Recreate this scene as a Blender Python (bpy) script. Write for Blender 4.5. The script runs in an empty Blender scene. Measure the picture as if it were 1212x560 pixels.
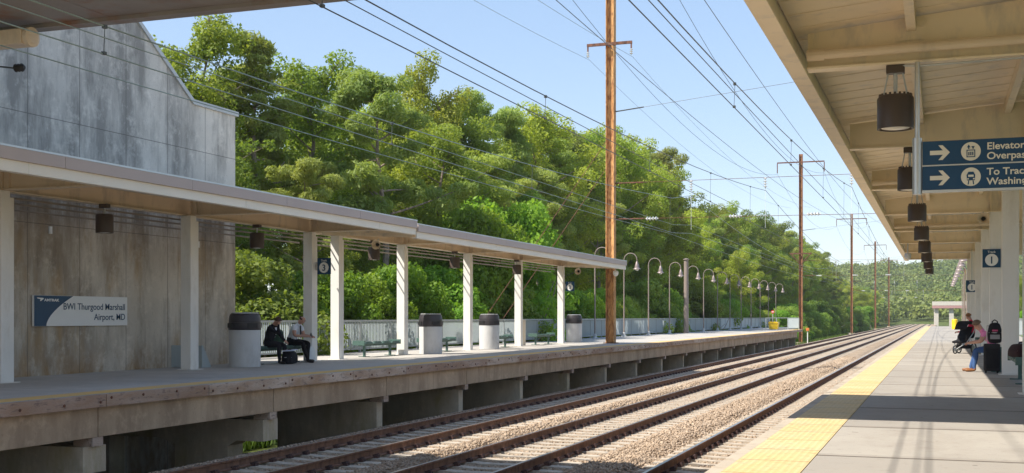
import bpy, bmesh, math, random
import numpy as np
from mathutils import Vector, Matrix, Euler

# ------------------------------------------------------------------ camera, sky, sun, exposure
S = bpy.context.scene
COL = S.collection
TH = math.atan(506 / 1400.0)          # yaw towards the far platform
cam_d = bpy.data.cameras.new("camera")
cam = bpy.data.objects.new("camera", cam_d); COL.objects.link(cam)
cam_d.sensor_width = 36; cam_d.lens = 1400 / 1212 * 36
cam_d.shift_y = 95 / 1212
cam_d.clip_start = 0.05; cam_d.clip_end = 6000
cam.location = (0, 0, 1.262); cam.rotation_euler = (math.radians(90), 0, TH)
S.camera = cam

SUN = Vector((0.63, 0.58, -1.0)).normalized()     # the way the light travels
W = bpy.data.worlds.new("World"); S.world = W; W.use_nodes = True
wn = W.node_tree.nodes; wl = W.node_tree.links
sky = wn.new("ShaderNodeTexSky"); sky.sky_type = 'NISHITA'; sky.sun_disc = False
sky.sun_elevation = math.asin(-SUN.z); sky.sun_rotation = math.atan2(-SUN.x, -SUN.y)
sky.altitude = 0; sky.air_density = 0.8; sky.dust_density = 0.1; sky.ozone_density = 1.3
wn["Background"].inputs[1].default_value = 0.15
hs = wn.new("ShaderNodeHueSaturation"); hs.inputs["Hue"].default_value = 0.508; hs.inputs["Saturation"].default_value = 1.7; hs.inputs["Value"].default_value = 1.5
gm = wn.new("ShaderNodeGamma"); gm.inputs[1].default_value = 0.38     # evens out the zenith and horizon brightness
wl.new(sky.outputs[0], gm.inputs[0]); wl.new(gm.outputs[0], hs.inputs["Color"]); wl.new(hs.outputs[0], wn["Background"].inputs[0])
sd = bpy.data.lights.new("sun", 'SUN'); sd.energy = 3.3; sd.angle = math.radians(0.55); sd.color = (1, 0.94, 0.84)
so = bpy.data.objects.new("sun", sd); COL.objects.link(so); so.location = (-60, -10, 90)
so.rotation_euler = SUN.to_track_quat('-Z', 'Y').to_euler()
vs = S.view_settings
vs.view_transform = 'Standard'; vs.look = 'None'; vs.gamma = 1; vs.use_curve_mapping = False
vs.exposure = 1.32
S.cycles.max_bounces = 8; S.cycles.diffuse_bounces = 5; S.cycles.transparent_max_bounces = 8

R = random.Random(7)

# ------------------------------------------------------------------ mesh helpers
class MB:
    def __init__(self): self.v = []; self.f = []; self.m = []; self.cm = 0
    def add(self, vs_, fs):
        n = len(self.v); self.v += [tuple(p) for p in vs_]
        for f in fs: self.f.append(tuple(i + n for i in f)); self.m.append(self.cm)
        return self
    def box(self, x0, x1, y0, y1, z0, z1, bev=0.0):
        if x0 > x1: x0, x1 = x1, x0
        if y0 > y1: y0, y1 = y1, y0
        if z0 > z1: z0, z1 = z1, z0
        if bev <= 0:
            p = [(x0,y0,z0),(x1,y0,z0),(x1,y1,z0),(x0,y1,z0),(x0,y0,z1),(x1,y0,z1),(x1,y1,z1),(x0,y1,z1)]
            return self.add(p, [(3,2,1,0),(4,5,6,7),(0,1,5,4),(1,2,6,5),(2,3,7,6),(3,0,4,7)])
        bm = bmesh.new()
        bmesh.ops.create_cube(bm, size=1)
        for q in bm.verts: q.co = Vector(((x0+x1)/2+q.co.x*(x1-x0), (y0+y1)/2+q.co.y*(y1-y0), (z0+z1)/2+q.co.z*(z1-z0)))
        bmesh.ops.bevel(bm, geom=bm.edges[:], offset=bev, segments=2, affect='EDGES', profile=0.6)
        bm.verts.index_update()
        self.add([q.co[:] for q in bm.verts], [[q.index for q in f.verts] for f in bm.faces]); bm.free()
        return self
    def tube(self, path, r, n=8, cap=True):
        path = [Vector(p) for p in path]; rs = r if isinstance(r, (list, tuple)) else [r] * len(path)
        rings = []; up = None
        for i, p in enumerate(path):
            d = (path[min(i+1, len(path)-1)] - path[max(i-1, 0)]).normalized()
            if up is None: up = d.orthogonal().normalized()
            else:
                up = up - d * up.dot(d)
                up = up.normalized() if up.length > 1e-6 else d.orthogonal().normalized()
            w = d.cross(up)
            rings.append([p + (up * math.cos(a) + w * math.sin(a)) * rs[i] for a in [2*math.pi*k/n for k in range(n)]])
        fs = []
        for i in range(len(path)-1):
            for k in range(n): fs.append((i*n+k, i*n+(k+1) % n, (i+1)*n+(k+1) % n, (i+1)*n+k))
        if cap: fs += [tuple(range(n))[::-1], tuple((len(path)-1)*n+k for k in range(n))]
        return self.add([q for g in rings for q in g], fs)
    def lathe(self, prof, c=(0,0,0), n=20, axis='z'):
        vs_ = []
        for r, z in prof:
            for k in range(n):
                a = 2*math.pi*k/n; x, y = r*math.cos(a), r*math.sin(a)
                if axis == 'z': vs_.append((c[0]+x, c[1]+y, c[2]+z))
                elif axis == 'y': vs_.append((c[0]+x, c[1]+z, c[2]+y))
                else: vs_.append((c[0]+z, c[1]+x, c[2]+y))
        fs = []
        for i in range(len(prof)-1):
            for k in range(n): fs.append((i*n+k, i*n+(k+1) % n, (i+1)*n+(k+1) % n, (i+1)*n+k))
        fs.append(tuple(range(n))[::-1]); fs.append(tuple((len(prof)-1)*n+k for k in range(n)))
        return self.add(vs_, fs)
    def prism(self, poly, a0, a1, axis='x'):
        """poly in the two other axes; extruded from a0 to a1 along axis"""
        def pt(p, a):
            if axis == 'x': return (a, p[0], p[1])
            if axis == 'y': return (p[0], a, p[1])
            return (p[0], p[1], a)
        n = len(poly)
        vs_ = [pt(p, a0) for p in poly] + [pt(p, a1) for p in poly]
        fs = [tuple(range(n)), tuple(range(2*n-1, n-1, -1))]
        for k in range(n): fs.append((k, k+n, (k+1) % n+n, (k+1) % n))
        return self.add(vs_, fs)
    def build(self, name, mat, parent=None, origin=(0,0,0), smooth=False, fixn=True):
        me = bpy.data.meshes.new(name)
        ox, oy, oz = origin
        me.from_pydata([(x-ox, y-oy, z-oz) for x, y, z in self.v], [], self.f)
        for m_ in (mat if isinstance(mat, (list, tuple)) else [mat]): me.materials.append(m_)
        if any(self.m): me.polygons.foreach_set("material_index", self.m)
        if fixn and len(self.f) < 20000:
            bm = bmesh.new(); bm.from_mesh(me); bmesh.ops.recalc_face_normals(bm, faces=bm.faces[:]); bm.to_mesh(me); bm.free()
        if smooth: smooth_mesh(me)
        me.update()
        o = bpy.data.objects.new(name, me); COL.objects.link(o)
        if parent is not None: o.parent = parent
        return o

def smooth_mesh(me, ang=40):
    me.polygons.foreach_set("use_smooth", [True]*len(me.polygons))
    try: me.set_sharp_from_angle(angle=math.radians(ang))
    except Exception: pass

def np_mesh(name, V, F, mats, parent=None, midx=None):
    """V (n,3), F (m,k) arrays"""
    me = bpy.data.meshes.new(name); n, m, k = len(V), len(F), F.shape[1]
    me.vertices.add(n); me.vertices.foreach_set("co", np.ascontiguousarray(V, dtype=np.float32).ravel())
    me.loops.add(m*k); me.loops.foreach_set("vertex_index", np.ascontiguousarray(F, dtype=np.int32).ravel())
    me.polygons.add(m); me.polygons.foreach_set("loop_start", np.arange(0, m*k, k, dtype=np.int32))
    me.polygons.foreach_set("loop_total", np.full(m, k, dtype=np.int32))
    for q in (mats if isinstance(mats, (list, tuple)) else [mats]): me.materials.append(q)
    if midx is not None: me.polygons.foreach_set("material_index", np.asarray(midx, dtype=np.int32))
    me.update(calc_edges=True); me.validate()
    o = bpy.data.objects.new(name, me); COL.objects.link(o)
    if parent is not None: o.parent = parent
    return o

def tag(o, label, cat, group=None, kind=None):
    o["label"] = label; o["category"] = cat
    if group: o["group"] = group
    if kind: o["kind"] = kind
    return o
def thing(name, label, cat, loc=(0,0,0), rz=0, group=None):
    o = bpy.data.objects.new(name, None); COL.objects.link(o); o.empty_display_size = 0.2
    o.location = loc; o.rotation_euler = (0, 0, rz)
    return tag(o, label, cat, group)
def struct(o): o["kind"] = "structure"; return o
def stuff(o): o["kind"] = "stuff"; return o
KIDS = {}
def dup(o, loc, rz=0, label=None, scale=None, parent=None):
    c = o.copy(); COL.objects.link(c)
    if parent is None:
        c.location = loc; c.rotation_euler = (0, 0, rz)
        if scale is not None: c.scale = scale
        if label: c["label"] = label
    else: c.parent = parent
    for k in o.children: dup(k, None, parent=c)
    return c

# ------------------------------------------------------------------ material helpers
class NT:
    def __init__(self, name):
        self.mat = bpy.data.materials.new(name); self.mat.use_nodes = True
        self.t = self.mat.node_tree; self.b = self.t.nodes["Principled BSDF"]; self.co = None
    def new(self, k, **kw):
        n = self.t.nodes.new(k)
        for a, b in kw.items(): setattr(n, a, b)
        return n
    def put(self, sock, val):
        if hasattr(val, "is_output") or isinstance(val, bpy.types.NodeSocket): self.t.links.new(val, sock)
        else:
            if isinstance(val, (tuple, list)) and len(val) == 3 and sock.type == 'RGBA': val = (*val, 1)
            sock.default_value = val
    def pos(self):
        if self.co is None: self.co = self.new("ShaderNodeTexCoord").outputs["Object"]
        return self.co
    def vmul(self, v, s):
        n = self.new("ShaderNodeVectorMath", operation='MULTIPLY'); self.put(n.inputs[0], v); n.inputs[1].default_value = s; return n.outputs[0]
    def noise(self, scale, vec=None, detail=4, rough=0.55):
        n = self.new("ShaderNodeTexNoise"); n.inputs["Scale"].default_value = scale; n.inputs["Detail"].default_value = detail
        n.inputs["Roughness"].default_value = rough; self.put(n.inputs["Vector"], vec if vec is not None else self.pos()); return n.outputs["Fac"]
    def math(self, op, a, b=0.0, c=0.0):
        n = self.new("ShaderNodeMath", operation=op); self.put(n.inputs[0], a); self.put(n.inputs[1], b); self.put(n.inputs[2], c); return n.outputs[0]
    def ramp(self, fac, a, b, lo=0.0, hi=1.0):
        n = self.new("ShaderNodeMapRange"); n.clamp = True
        self.put(n.inputs[0], fac); n.inputs[1].default_value = a; n.inputs[2].default_value = b; n.inputs[3].default_value = lo; n.inputs[4].default_value = hi
        return n.outputs[0]
    def mix(self, fac, a, b, mode='MIX'):
        n = self.new("ShaderNodeMix", data_type='RGBA', blend_type=mode)
        self.put(n.inputs["Factor"], fac); self.put(n.inputs[6], a); self.put(n.inputs[7], b); return n.outputs[2]
    def xyz(self):
        n = self.new("ShaderNodeSeparateXYZ"); self.put(n.inputs[0], self.pos()); return n.outputs
    def line(self, coord, period, off, half):
        """1 on thin lines every period"""
        a = self.math('FRACT', self.math('DIVIDE', self.math('SUBTRACT', coord, off - period/2), period))
        d = self.math('MULTIPLY', self.math('ABSOLUTE', self.math('SUBTRACT', a, 0.5)), period)
        return self.math('LESS_THAN', d, half)
    def bump(self, h, strength=0.3, dist=0.02):
        n = self.new("ShaderNodeBump"); n.inputs["Strength"].default_value = strength; n.inputs["Distance"].default_value = dist
        self.put(n.inputs["Height"], h); self.t.links.new(n.outputs[0], self.b.inputs["Normal"]); return n
    def done(self, col, rough=0.7, metal=0.0, spec=0.4):
        self.put(self.b.inputs["Base Color"], col); self.put(self.b.inputs["Roughness"], rough)
        self.put(self.b.inputs["Metallic"], metal); self.b.inputs["Specular IOR Level"].default_value = spec
        return self.mat

def sc(c, k): return tuple(min(1, x*k) for x in c)
def plain(name, c, rough=0.6, metal=0.0, var=0.12, scale=2.5, bump=0.15, bs=60, dirt=None, spec=0.4):
    n = NT(name)
    f = n.ramp(n.noise(scale, detail=6), 0.3, 0.7)
    col = n.mix(f, sc(c, 1-var), sc(c, 1+var))
    if dirt is not None:
        g = n.ramp(n.noise(scale*2.7, n.vmul(n.pos(), (1, 1, 0.35)), detail=8, rough=0.65), 0.52, 0.72)
        col = n.mix(g, col, dirt)
    if bump: n.bump(n.noise(bs, detail=3), bump, 0.01)
    return n.done(col, rough, metal, spec)

M = {}
M['paint'] = plain('cream_paint', (0.84, 0.72, 0.54), 0.5, var=0.05, scale=1.2, bump=0.04, dirt=(0.60, 0.54, 0.46))
M['paint_tan'] = plain('tan_paint', (0.70, 0.58, 0.43), 0.5, var=0.05, scale=1.2, bump=0.04, dirt=(0.52, 0.44, 0.34))
M['band'] = plain('band_paint', (0.84, 0.79, 0.69), 0.5, var=0.04, scale=0.8, bump=0.03)
M['fascia'] = plain('fascia_paint', (0.50, 0.42, 0.39), 0.55, var=0.04, scale=0.8, bump=0.03)
M['roofmetal'] = plain('roof_metal', (0.62, 0.66, 0.70), 0.35, metal=0.5, var=0.06, bump=0.03)
M['dkbrown'] = plain('dark_bronze', (0.075, 0.055, 0.045), 0.45, var=0.15, bump=0.05)
M['colwhite'] = plain('column_paint', (0.76, 0.735, 0.69), 0.5, var=0.05, scale=1.2, bump=0.04, dirt=(0.66, 0.62, 0.56))
M['lens'] = plain('lamp_lens', (0.75, 0.73, 0.66), 0.25, var=0.03, bump=0)
M['galv'] = plain('galvanised_steel', (0.50, 0.51, 0.51), 0.45, metal=0.3, var=0.1, bump=0.04)
M['lamppost'] = plain('lamp_post_paint', (0.27, 0.215, 0.185), 0.5, var=0.08, bump=0.03)
M['bell'] = plain('bell_shade_metal', (0.25, 0.20, 0.19), 0.4, metal=0.2, var=0.06, bump=0.02)
M['black'] = plain('black_plastic', (0.02, 0.02, 0.022), 0.5, var=0.2, bump=0.05)
M['binlid'] = plain('bin_lid_plastic', (0.045, 0.04, 0.045), 0.4, var=0.15, bump=0.03)
M['green'] = plain('green_coating', (0.07, 0.13, 0.11), 0.5, var=0.12, bump=0.06)
M['fence'] = plain('fence_paint', (0.33, 0.36, 0.36), 0.5, var=0.07, bump=0.03)
M['fencepanel'] = plain('fence_panel', (0.42, 0.475, 0.49), 0.45, var=0.06, scale=0.6, bump=0.02)
M['blue'] = plain('sign_blue', (0.008, 0.055, 0.125), 0.4, var=0.04, bump=0)
M['white'] = plain('sign_white', (0.78, 0.78, 0.76), 0.45, var=0.02, bump=0)
M['cream'] = plain('sign_cream', (0.74, 0.68, 0.55), 0.45, var=0.02, bump=0)
M['silver'] = plain('brushed_aluminium', (0.55, 0.54, 0.52), 0.35, metal=0.6, var=0.06, bump=0.02)
M['yellowpl'] = plain('yellow_plastic', (0.80, 0.52, 0.02), 0.4, var=0.05, bump=0.02)
M['red'] = plain('red_paint', (0.55, 0.03, 0.03), 0.4, var=0.05, bump=0)
M['wire'] = plain('copper_wire', (0.10, 0.11, 0.11), 0.5, metal=0.4, var=0.1, bump=0)
M['wiregreen'] = plain('oxidised_wire', (0.28, 0.36, 0.33), 0.5, metal=0.2, var=0.1, bump=0)
M['porcelain'] = plain('porcelain', (0.62, 0.63, 0.62), 0.25, var=0.05, bump=0)
M['pink'] = plain('pink_band', (0.40, 0.22, 0.21), 0.6, var=0.08)

def rust(name, a, b, c_):
    n = NT(name)
    p = n.vmul(n.pos(), (1, 1, 0.3))
    f = n.ramp(n.noise(2.2, p, detail=8, rough=0.7), 0.35, 0.65)
    g = n.ramp(n.noise(9, p, detail=6, rough=0.7), 0.45, 0.62)
    col = n.mix(g, n.mix(f, a, b), c_)
    n.bump(n.noise(45, detail=4), 0.3, 0.01)
    return n.done(col, 0.8, 0.0, 0.25)
M['rustpole'] = rust('rusty_steel', (0.56, 0.28, 0.10), (0.66, 0.42, 0.19), (0.27, 0.12, 0.055))
M['rustfar'] = rust('weathered_rusty_steel', (0.30, 0.135, 0.065), (0.40, 0.21, 0.10), (0.15, 0.07, 0.04))
M['rustdark'] = rust('dark_rusty_steel', (0.15, 0.07, 0.05), (0.22, 0.10, 0.06), (0.08, 0.04, 0.03))
M['rail'] = rust('rail_steel', (0.19, 0.10, 0.062), (0.25, 0.14, 0.09), (0.13, 0.07, 0.05))
M['clip'] = rust('fastening_steel', (0.075, 0.045, 0.04), (0.11, 0.06, 0.05), (0.05, 0.03, 0.03))
M['railtop'] = plain('rail_running_surface', (0.55, 0.52, 0.50), 0.28, metal=0.9, var=0.08, bump=0)

def concrete(name, base, dark, warm=None, joint_y=None, joint_z=None, foot=None, streak=0.7, scale=1.0, rough=0.85, lo=0.4, hi=0.7):
    n = NT(name)
    x, y, z = n.xyz()
    big = n.ramp(n.noise(0.45*scale, detail=6, rough=0.6), 0.3, 0.7)
    col = n.mix(big, sc(base, 0.82), sc(base, 1.12))
    st = n.ramp(n.noise(1.25*scale, n.vmul(n.pos(), (1, 1, 0.28)), detail=9, rough=0.68), lo, hi)
    s2 = n.ramp(n.noise(4.5*scale, n.vmul(n.pos(), (1, 1, 0.07)), detail=4, rough=0.5), .58, .70)
    st = n.math('MAXIMUM', st, n.math('MULTIPLY', s2, 0.55))
    col = n.mix(n.math('MULTIPLY', st, streak), col, dark)
    blot = n.ramp(n.noise(3.2*scale, detail=9, rough=0.72), 0.52, 0.68)
    col = n.mix(n.math('MULTIPLY', blot, 0.45), col, sc(base, 1.35))
    spk = n.ramp(n.noise(16*scale, detail=5, rough=0.7), 0.60, 0.70)
    col = n.mix(n.math('MULTIPLY', spk, 0.5), col, dark)
    if warm is not None:
        wz = n.ramp(n.noise(1.3*scale, n.vmul(n.pos(), (1, 1, 0.3)), detail=8, rough=0.7), 0.50, 0.66)
        col = n.mix(n.math('MULTIPLY', wz, 0.6), col, warm)
    if foot is not None:                            # rust and damp marks at the foot and head of a wall
        fz, hz = foot
        nz = n.noise(1.1, n.vmul(n.pos(), (1, 1, .5)), detail=8, rough=.7)
        lowm = n.math('MULTIPLY', n.ramp(z, fz+.75, fz, 0, 1), n.ramp(nz, .47, .60))
        col = n.mix(n.math('MULTIPLY', lowm, .75), col, (0.26, 0.145, 0.05))
        him = n.math('MULTIPLY', n.ramp(z, hz-1.5, hz, 0, 1), n.ramp(n.noise(2.2, n.vmul(n.pos(), (1, 1, .2)), detail=8, rough=.7), .38, .60))
        col = n.mix(n.math('MULTIPLY', him, .8), col, (0.17, 0.115, 0.06))
    h = n.noise(30*scale, detail=5)
    j = None
    if joint_y: j = n.line(y, joint_y[0], joint_y[1], joint_y[2])
    if joint_z:
        jz = n.line(z, joint_z[0], joint_z[1], joint_z[2]); j = jz if j is None else n.math('MAXIMUM', j, jz)
    if j is not None:
        col = n.mix(n.math('MULTIPLY', j, 0.65), col, sc(dark, 0.45))
        h = n.math('SUBTRACT', h, n.math('MULTIPLY', j, 1.5))
    n.bump(h, 0.25, 0.02)
    return n.done(col, rough, 0, 0.25)
M['tower'] = concrete('board_marked_concrete', (0.63, 0.60, 0.55), (0.25, 0.24, 0.225), None, (1.6, 0.35, 0.012), (2.75, 0.2, 0.010), streak=0.85, lo=.45, hi=.62)
M['towerlow'] = concrete('stained_concrete', (0.61, 0.55, 0.465), (0.24, 0.195, 0.145), (0.42, 0.27, 0.12), (1.6, 0.35, 0.010), (3.4, 2.75, 0.008), foot=(2.9, 6.6), streak=0.9, lo=.42, hi=.64)
M['girder'] = concrete('girder_concrete', (0.52, 0.395, 0.27), (0.25, 0.175, 0.115), None, streak=0.8)
M['pier'] = concrete('pier_concrete', (0.60, 0.51, 0.385), (0.30, 0.24, 0.155), (0.36, 0.29, 0.13), streak=0.7)
M['deckL'] = concrete('platform_concrete', (0.46, 0.43, 0.39), (0.30, 0.275, 0.25), None, (3.0, 1.2, 0.012), None, streak=0.25, scale=0.8)
M['slab'] = None
def slab_mat():
    n = NT('platform_slab_concrete')
    oi = n.new("ShaderNodeObjectInfo")
    col = n.mix(oi.outputs["Random"], (0.33, 0.30, 0.262), (0.405, 0.37, 0.322))
    f = n.ramp(n.noise(0.9, detail=8, rough=0.65), 0.35, 0.7)
    col = n.mix(f, col, n.mix(0.6, col, (0.30, 0.27, 0.235)))
    g = n.ramp(n.noise(7, detail=8, rough=0.75), 0.56, 0.68)
    col = n.mix(n.math('MULTIPLY', g, 0.6), col, (0.235, 0.21, 0.185))
    v = n.new("ShaderNodeTexVoronoi"); v.inputs["Scale"].default_value = 2.1; n.put(v.inputs["Vector"], n.pos())
    sp = n.math('LESS_THAN', v.outputs["Distance"], 0.05)
    big = n.ramp(n.noise(0.55, n.vmul(n.pos(), (1, .5, 1)), detail=7, rough=.7), .50, .66)
    col = n.mix(n.math('MULTIPLY', big, .45), col, (0.25, 0.215, 0.18))
    col = n.mix(n.math('MULTIPLY', sp, 0.7), col, (0.10, 0.09, 0.085))
    yy = n.xyz()[1]
    jn = n.line(yy, 3.0, -79.9, 0.035); js = n.line(yy, 3.0, -79.9 + .06, 0.11)
    col = n.mix(n.math('MULTIPLY', js, n.ramp(n.noise(3, detail=6), .35, .7, .1, .45)), col, (0.20, 0.17, 0.14))
    col = n.mix(n.math('MULTIPLY', jn, 0.8), col, (0.09, 0.075, 0.06))
    n.bump(n.noise(120, n.vmul(n.pos(), (1, 0.25, 1)), detail=4), 0.25, 0.006)
    return n.done(col, 0.85, 0, 0.25)
M['slab'] = slab_mat()

def tactile_mat():
    n = NT('tactile_yellow')
    x, y, z = n.xyz()
    def cell(c, p): return n.math('SUBTRACT', n.math('FRACT', n.math('DIVIDE', c, p)), 0.5)
    cx, cy = cell(x, 0.061), cell(y, 0.061)
    r2 = n.math('ADD', n.math('MULTIPLY', cx, cx), n.math('MULTIPLY', cy, cy))
    dome = n.ramp(r2, 0.12, 0.03)
    tile = n.new("ShaderNodeTexWhiteNoise", noise_dimensions='1D')
    n.put(tile.inputs["W"], n.math('FLOOR', n.math('DIVIDE', y, 0.915)))
    col = n.mix(tile.outputs["Value"], (0.66, 0.475, 0.225), (0.74, 0.575, 0.32))
    w = n.ramp(n.noise(2.3, detail=9, rough=0.75), 0.45, 0.70)
    col = n.mix(n.math('MULTIPLY', w, 0.9), col, (0.60, 0.51, 0.34))
    d = n.ramp(n.noise(11, detail=7, rough=0.7), 0.54, 0.68)
    col = n.mix(n.math('MULTIPLY', d, 0.8), col, (0.34, 0.25, 0.14))
    col = n.mix(n.math('MULTIPLY', n.math('SUBTRACT', 1.0, dome), 0.30), col, (0.42, 0.28, 0.08))
    j = n.line(y, 0.915, 0.0, 0.016)
    col = n.mix(n.math('MULTIPLY', j, 0.7), col, (0.16, 0.11, 0.05))
    n.bump(n.math('SUBTRACT', dome, n.math('MULTIPLY', j, 1.0)), 0.6, 0.006)
    return n.done(col, 0.65, 0, 0.3)
M['tactile'] = tactile_mat()
def board_mat():
    n = NT('weathered_edge_board')
    p = n.vmul(n.pos(), (1, 0.25, 1))
    oi = n.new("ShaderNodeObjectInfo")
    f = n.ramp(n.noise(3.5, p, detail=8, rough=0.7), 0.38, 0.62)
    col = n.mix(f, (0.40, 0.28, 0.19), (0.62, 0.53, 0.45))
    col = n.mix(n.math('MULTIPLY', oi.outputs["Random"], 0.55), col, (0.27, 0.16, 0.11))
    g = n.ramp(n.noise(14, p, detail=6, rough=0.7), 0.52, 0.64)
    col = n.mix(n.math('MULTIPLY', g, 0.7), col, (0.13, 0.085, 0.07))
    n.bump(n.noise(30, p, detail=5), 0.5, 0.02)
    return n.done(col, 0.85, 0, 0.2)
M['board'] = board_mat()
def stripe_mat():
    n = NT('faded_edge_stripe')
    f = n.ramp(n.noise(1.7, n.vmul(n.pos(), (1, 0.4, 1)), detail=8, rough=0.7), 0.35, 0.68)
    col = n.mix(f, (0.78, 0.47, 0.13), (0.60, 0.43, 0.22))
    n.bump(n.noise(60, detail=4), 0.2, 0.006)
    return n.done(col, 0.8, 0, 0.25)
M['stripe'] = stripe_mat()
M['overpass'] = plain('overpass_steel', (0.25, 0.225, 0.21), 0.55, var=0.25, scale=0.5, bump=0.06, bs=6, dirt=(0.26, 0.13, 0.08))
M['overwall'] = plain('overpass_cladding', (0.52, 0.48, 0.42), 0.6, var=0.06, bump=0.03)
def ballast_bed_mat():
    n = NT('ballast')
    v = n.new("ShaderNodeTexVoronoi"); v.inputs["Scale"].default_value = 15; n.put(v.inputs["Vector"], n.pos())
    col = n.mix(v.outputs["Color"], (0.29, 0.215, 0.15), (0.48, 0.37, 0.265))
    f = n.ramp(n.noise(0.5, detail=5), 0.35, 0.65)
    col = n.mix(n.math('MULTIPLY', f, 0.5), col, (0.22, 0.16, 0.11))
    n.bump(v.outputs["Distance"], 0.9, 0.05)
    return n.done(col, 0.9, 0, 0.2)
M['bed'] = ballast_bed_mat()
def stone_mat():
    n = NT('ballast_stone')
    g = n.new("ShaderNodeNewGeometry"); rnd = g.outputs["Random Per Island"]
    col = n.mix(rnd, (0.26, 0.20, 0.15), (0.58, 0.455, 0.335))
    k = n.math('FRACT', n.math('MULTIPLY', rnd, 17.3))
    col = n.mix(n.math('MULTIPLY', k, 0.6), col, (0.36, 0.25, 0.16))
    f = n.ramp(n.noise(0.45, detail=5), 0.40, 0.65)
    col = n.mix(n.math('MULTIPLY', f, 0.35), col, (0.21, 0.145, 0.095))
    return n.done(col, 0.85, 0, 0.25)
M['stone'] = stone_mat()
M['tie'] = plain('concrete_tie', (0.44, 0.375, 0.295), 0.85, var=0.18, scale=1.3, bump=0.3, bs=40, dirt=(0.30, 0.225, 0.155))
def ground_mat():
    n = NT('ground')
    f = n.ramp(n.noise(0.25, detail=9, rough=0.7), 0.35, 0.65)
    col = n.mix(f, (0.06, 0.095, 0.022), (0.13, 0.15, 0.045))
    g = n.ramp(n.noise(4, detail=8, rough=0.75), 0.5, 0.7)
    col = n.mix(n.math('MULTIPLY', g, 0.5), col, (0.10, 0.085, 0.05))
    n.bump(n.noise(6, detail=6), 0.6, 0.15)
    return n.done(col, 0.95, 0, 0.1)
M['ground'] = ground_mat()

def leaf_mat(name, a, b, c_, trans=0.35, ns=0.55):
    n = NT(name)
    g = n.new("ShaderNodeNewGeometry"); oi = n.new("ShaderNodeObjectInfo")
    col = n.mix(g.outputs["Random Per Island"], a, b)
    col = n.mix(n.math('MULTIPLY', n.ramp(n.noise(ns, detail=3), 0.35, 0.7), 0.7), col, c_)
    h = n.new("ShaderNodeHueSaturation")
    n.put(h.inputs["Hue"], n.ramp(oi.outputs["Random"], 0, 1, 0.494, 0.534))
    n.put(h.inputs["Value"], n.ramp(n.math('FRACT', n.math('MULTIPLY', oi.outputs["Random"], 7.7)), 0, 1, 0.66, 1.22))
    n.put(h.inputs["Color"], col); col = h.outputs[0]
    n.done(col, 0.55, 0, 0.3)
    tr = n.new("ShaderNodeBsdfTranslucent"); n.put(tr.inputs[0], n.mix(1.0, col, (1.25, 1.2, 0.55), 'MULTIPLY'))
    mx = n.new("ShaderNodeMixShader"); mx.inputs[0].default_value = trans
    n.t.links.new(n.b.outputs[0], mx.inputs[1]); n.t.links.new(tr.outputs[0], mx.inputs[2])
    n.t.links.new(mx.outputs[0], n.t.nodes["Material Output"].inputs[0])
    return n.mat
M['leaf'] = leaf_mat('broadleaf_foliage', (0.27, 0.345, 0.050), (0.37, 0.43, 0.080), (0.45, 0.46, 0.08), .55)
M['leafdark'] = leaf_mat('dark_foliage', (0.19, 0.285, 0.050), (0.275, 0.35, 0.070), (0.34, 0.39, 0.07), .52)
M['pineleaf'] = leaf_mat('pine_needles', (0.27, 0.33, 0.080), (0.36, 0.40, 0.115), (0.42, 0.43, 0.115), 0.5)
M['vine'] = leaf_mat('vine_foliage', (0.180, 0.315, 0.036), (0.27, 0.415, 0.050), (0.36, 0.47, 0.05), 0.55)
M['hill'] = leaf_mat('hillside_foliage', (0.15, 0.22, 0.055), (0.26, 0.33, 0.085), (0.42, 0.45, 0.09), 0.35, 0.06)
M['bark'] = plain('bark', (0.27, 0.215, 0.17), 0.9, var=0.3, scale=4, bump=0.6, bs=25, dirt=(0.08, 0.06, 0.05))
M['grass'] = leaf_mat('grass_blades', (0.12, 0.19, 0.03), (0.18, 0.26, 0.04), (0.20, 0.27, 0.05), 0.4)

# ------------------------------------------------------------------ ground
RT = -1.22                      # top of rail; platform tops are z = 0
def gz(x, y):
    if x < -13.4:
        z = -1.75 + (-0.85) * min(1, (-13.4 - x) / 3)
        if x < -21: z += 3.0 * min(1, (-21 - x) / 12)
    elif x > 5.5: z = -1.75 + 1.6 * min(1, (x - 5.5) / 6)
    else: z = -1.75
    if y > 420:
        k = min(1, (y - 420) / 520); k = k * k * (3 - 2 * k)
        z += k * (31 + 3.0 * math.sin(x * 0.013 + 1.0) + 2 * math.sin(x * 0.031) + 2.5 * math.sin(y*0.01))
    return z
xs = [-400,-300,-220,-160,-120,-90,-70,-55,-45,-38,-33,-30,-27,-24,-22.5,-21,-20,-19,-18,-17,-16.4,-15,-13.4,-12,-9,-6,-3,0,3,5.5,7,9,11.5,15,20,28,40,55,75,100,140,190,260,400]
ys = [-120,-60,-30,-10] + list(range(0, 140, 8)) + list(range(140, 420, 20)) + list(range(420, 1000, 40)) + [1050,1150,1320]
mb = MB(); mb.v = [(x, y, gz(x, y)) for y in ys for x in xs]; nx = len(xs)
mb.f = [(j*nx+i, j*nx+i+1, (j+1)*nx+i+1, (j+1)*nx+i) for j in range(len(ys)-1) for i in range(nx-1)]; mb.m = [0]*len(mb.f)
struct(mb.build('ground', M['ground'], smooth=True))

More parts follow.
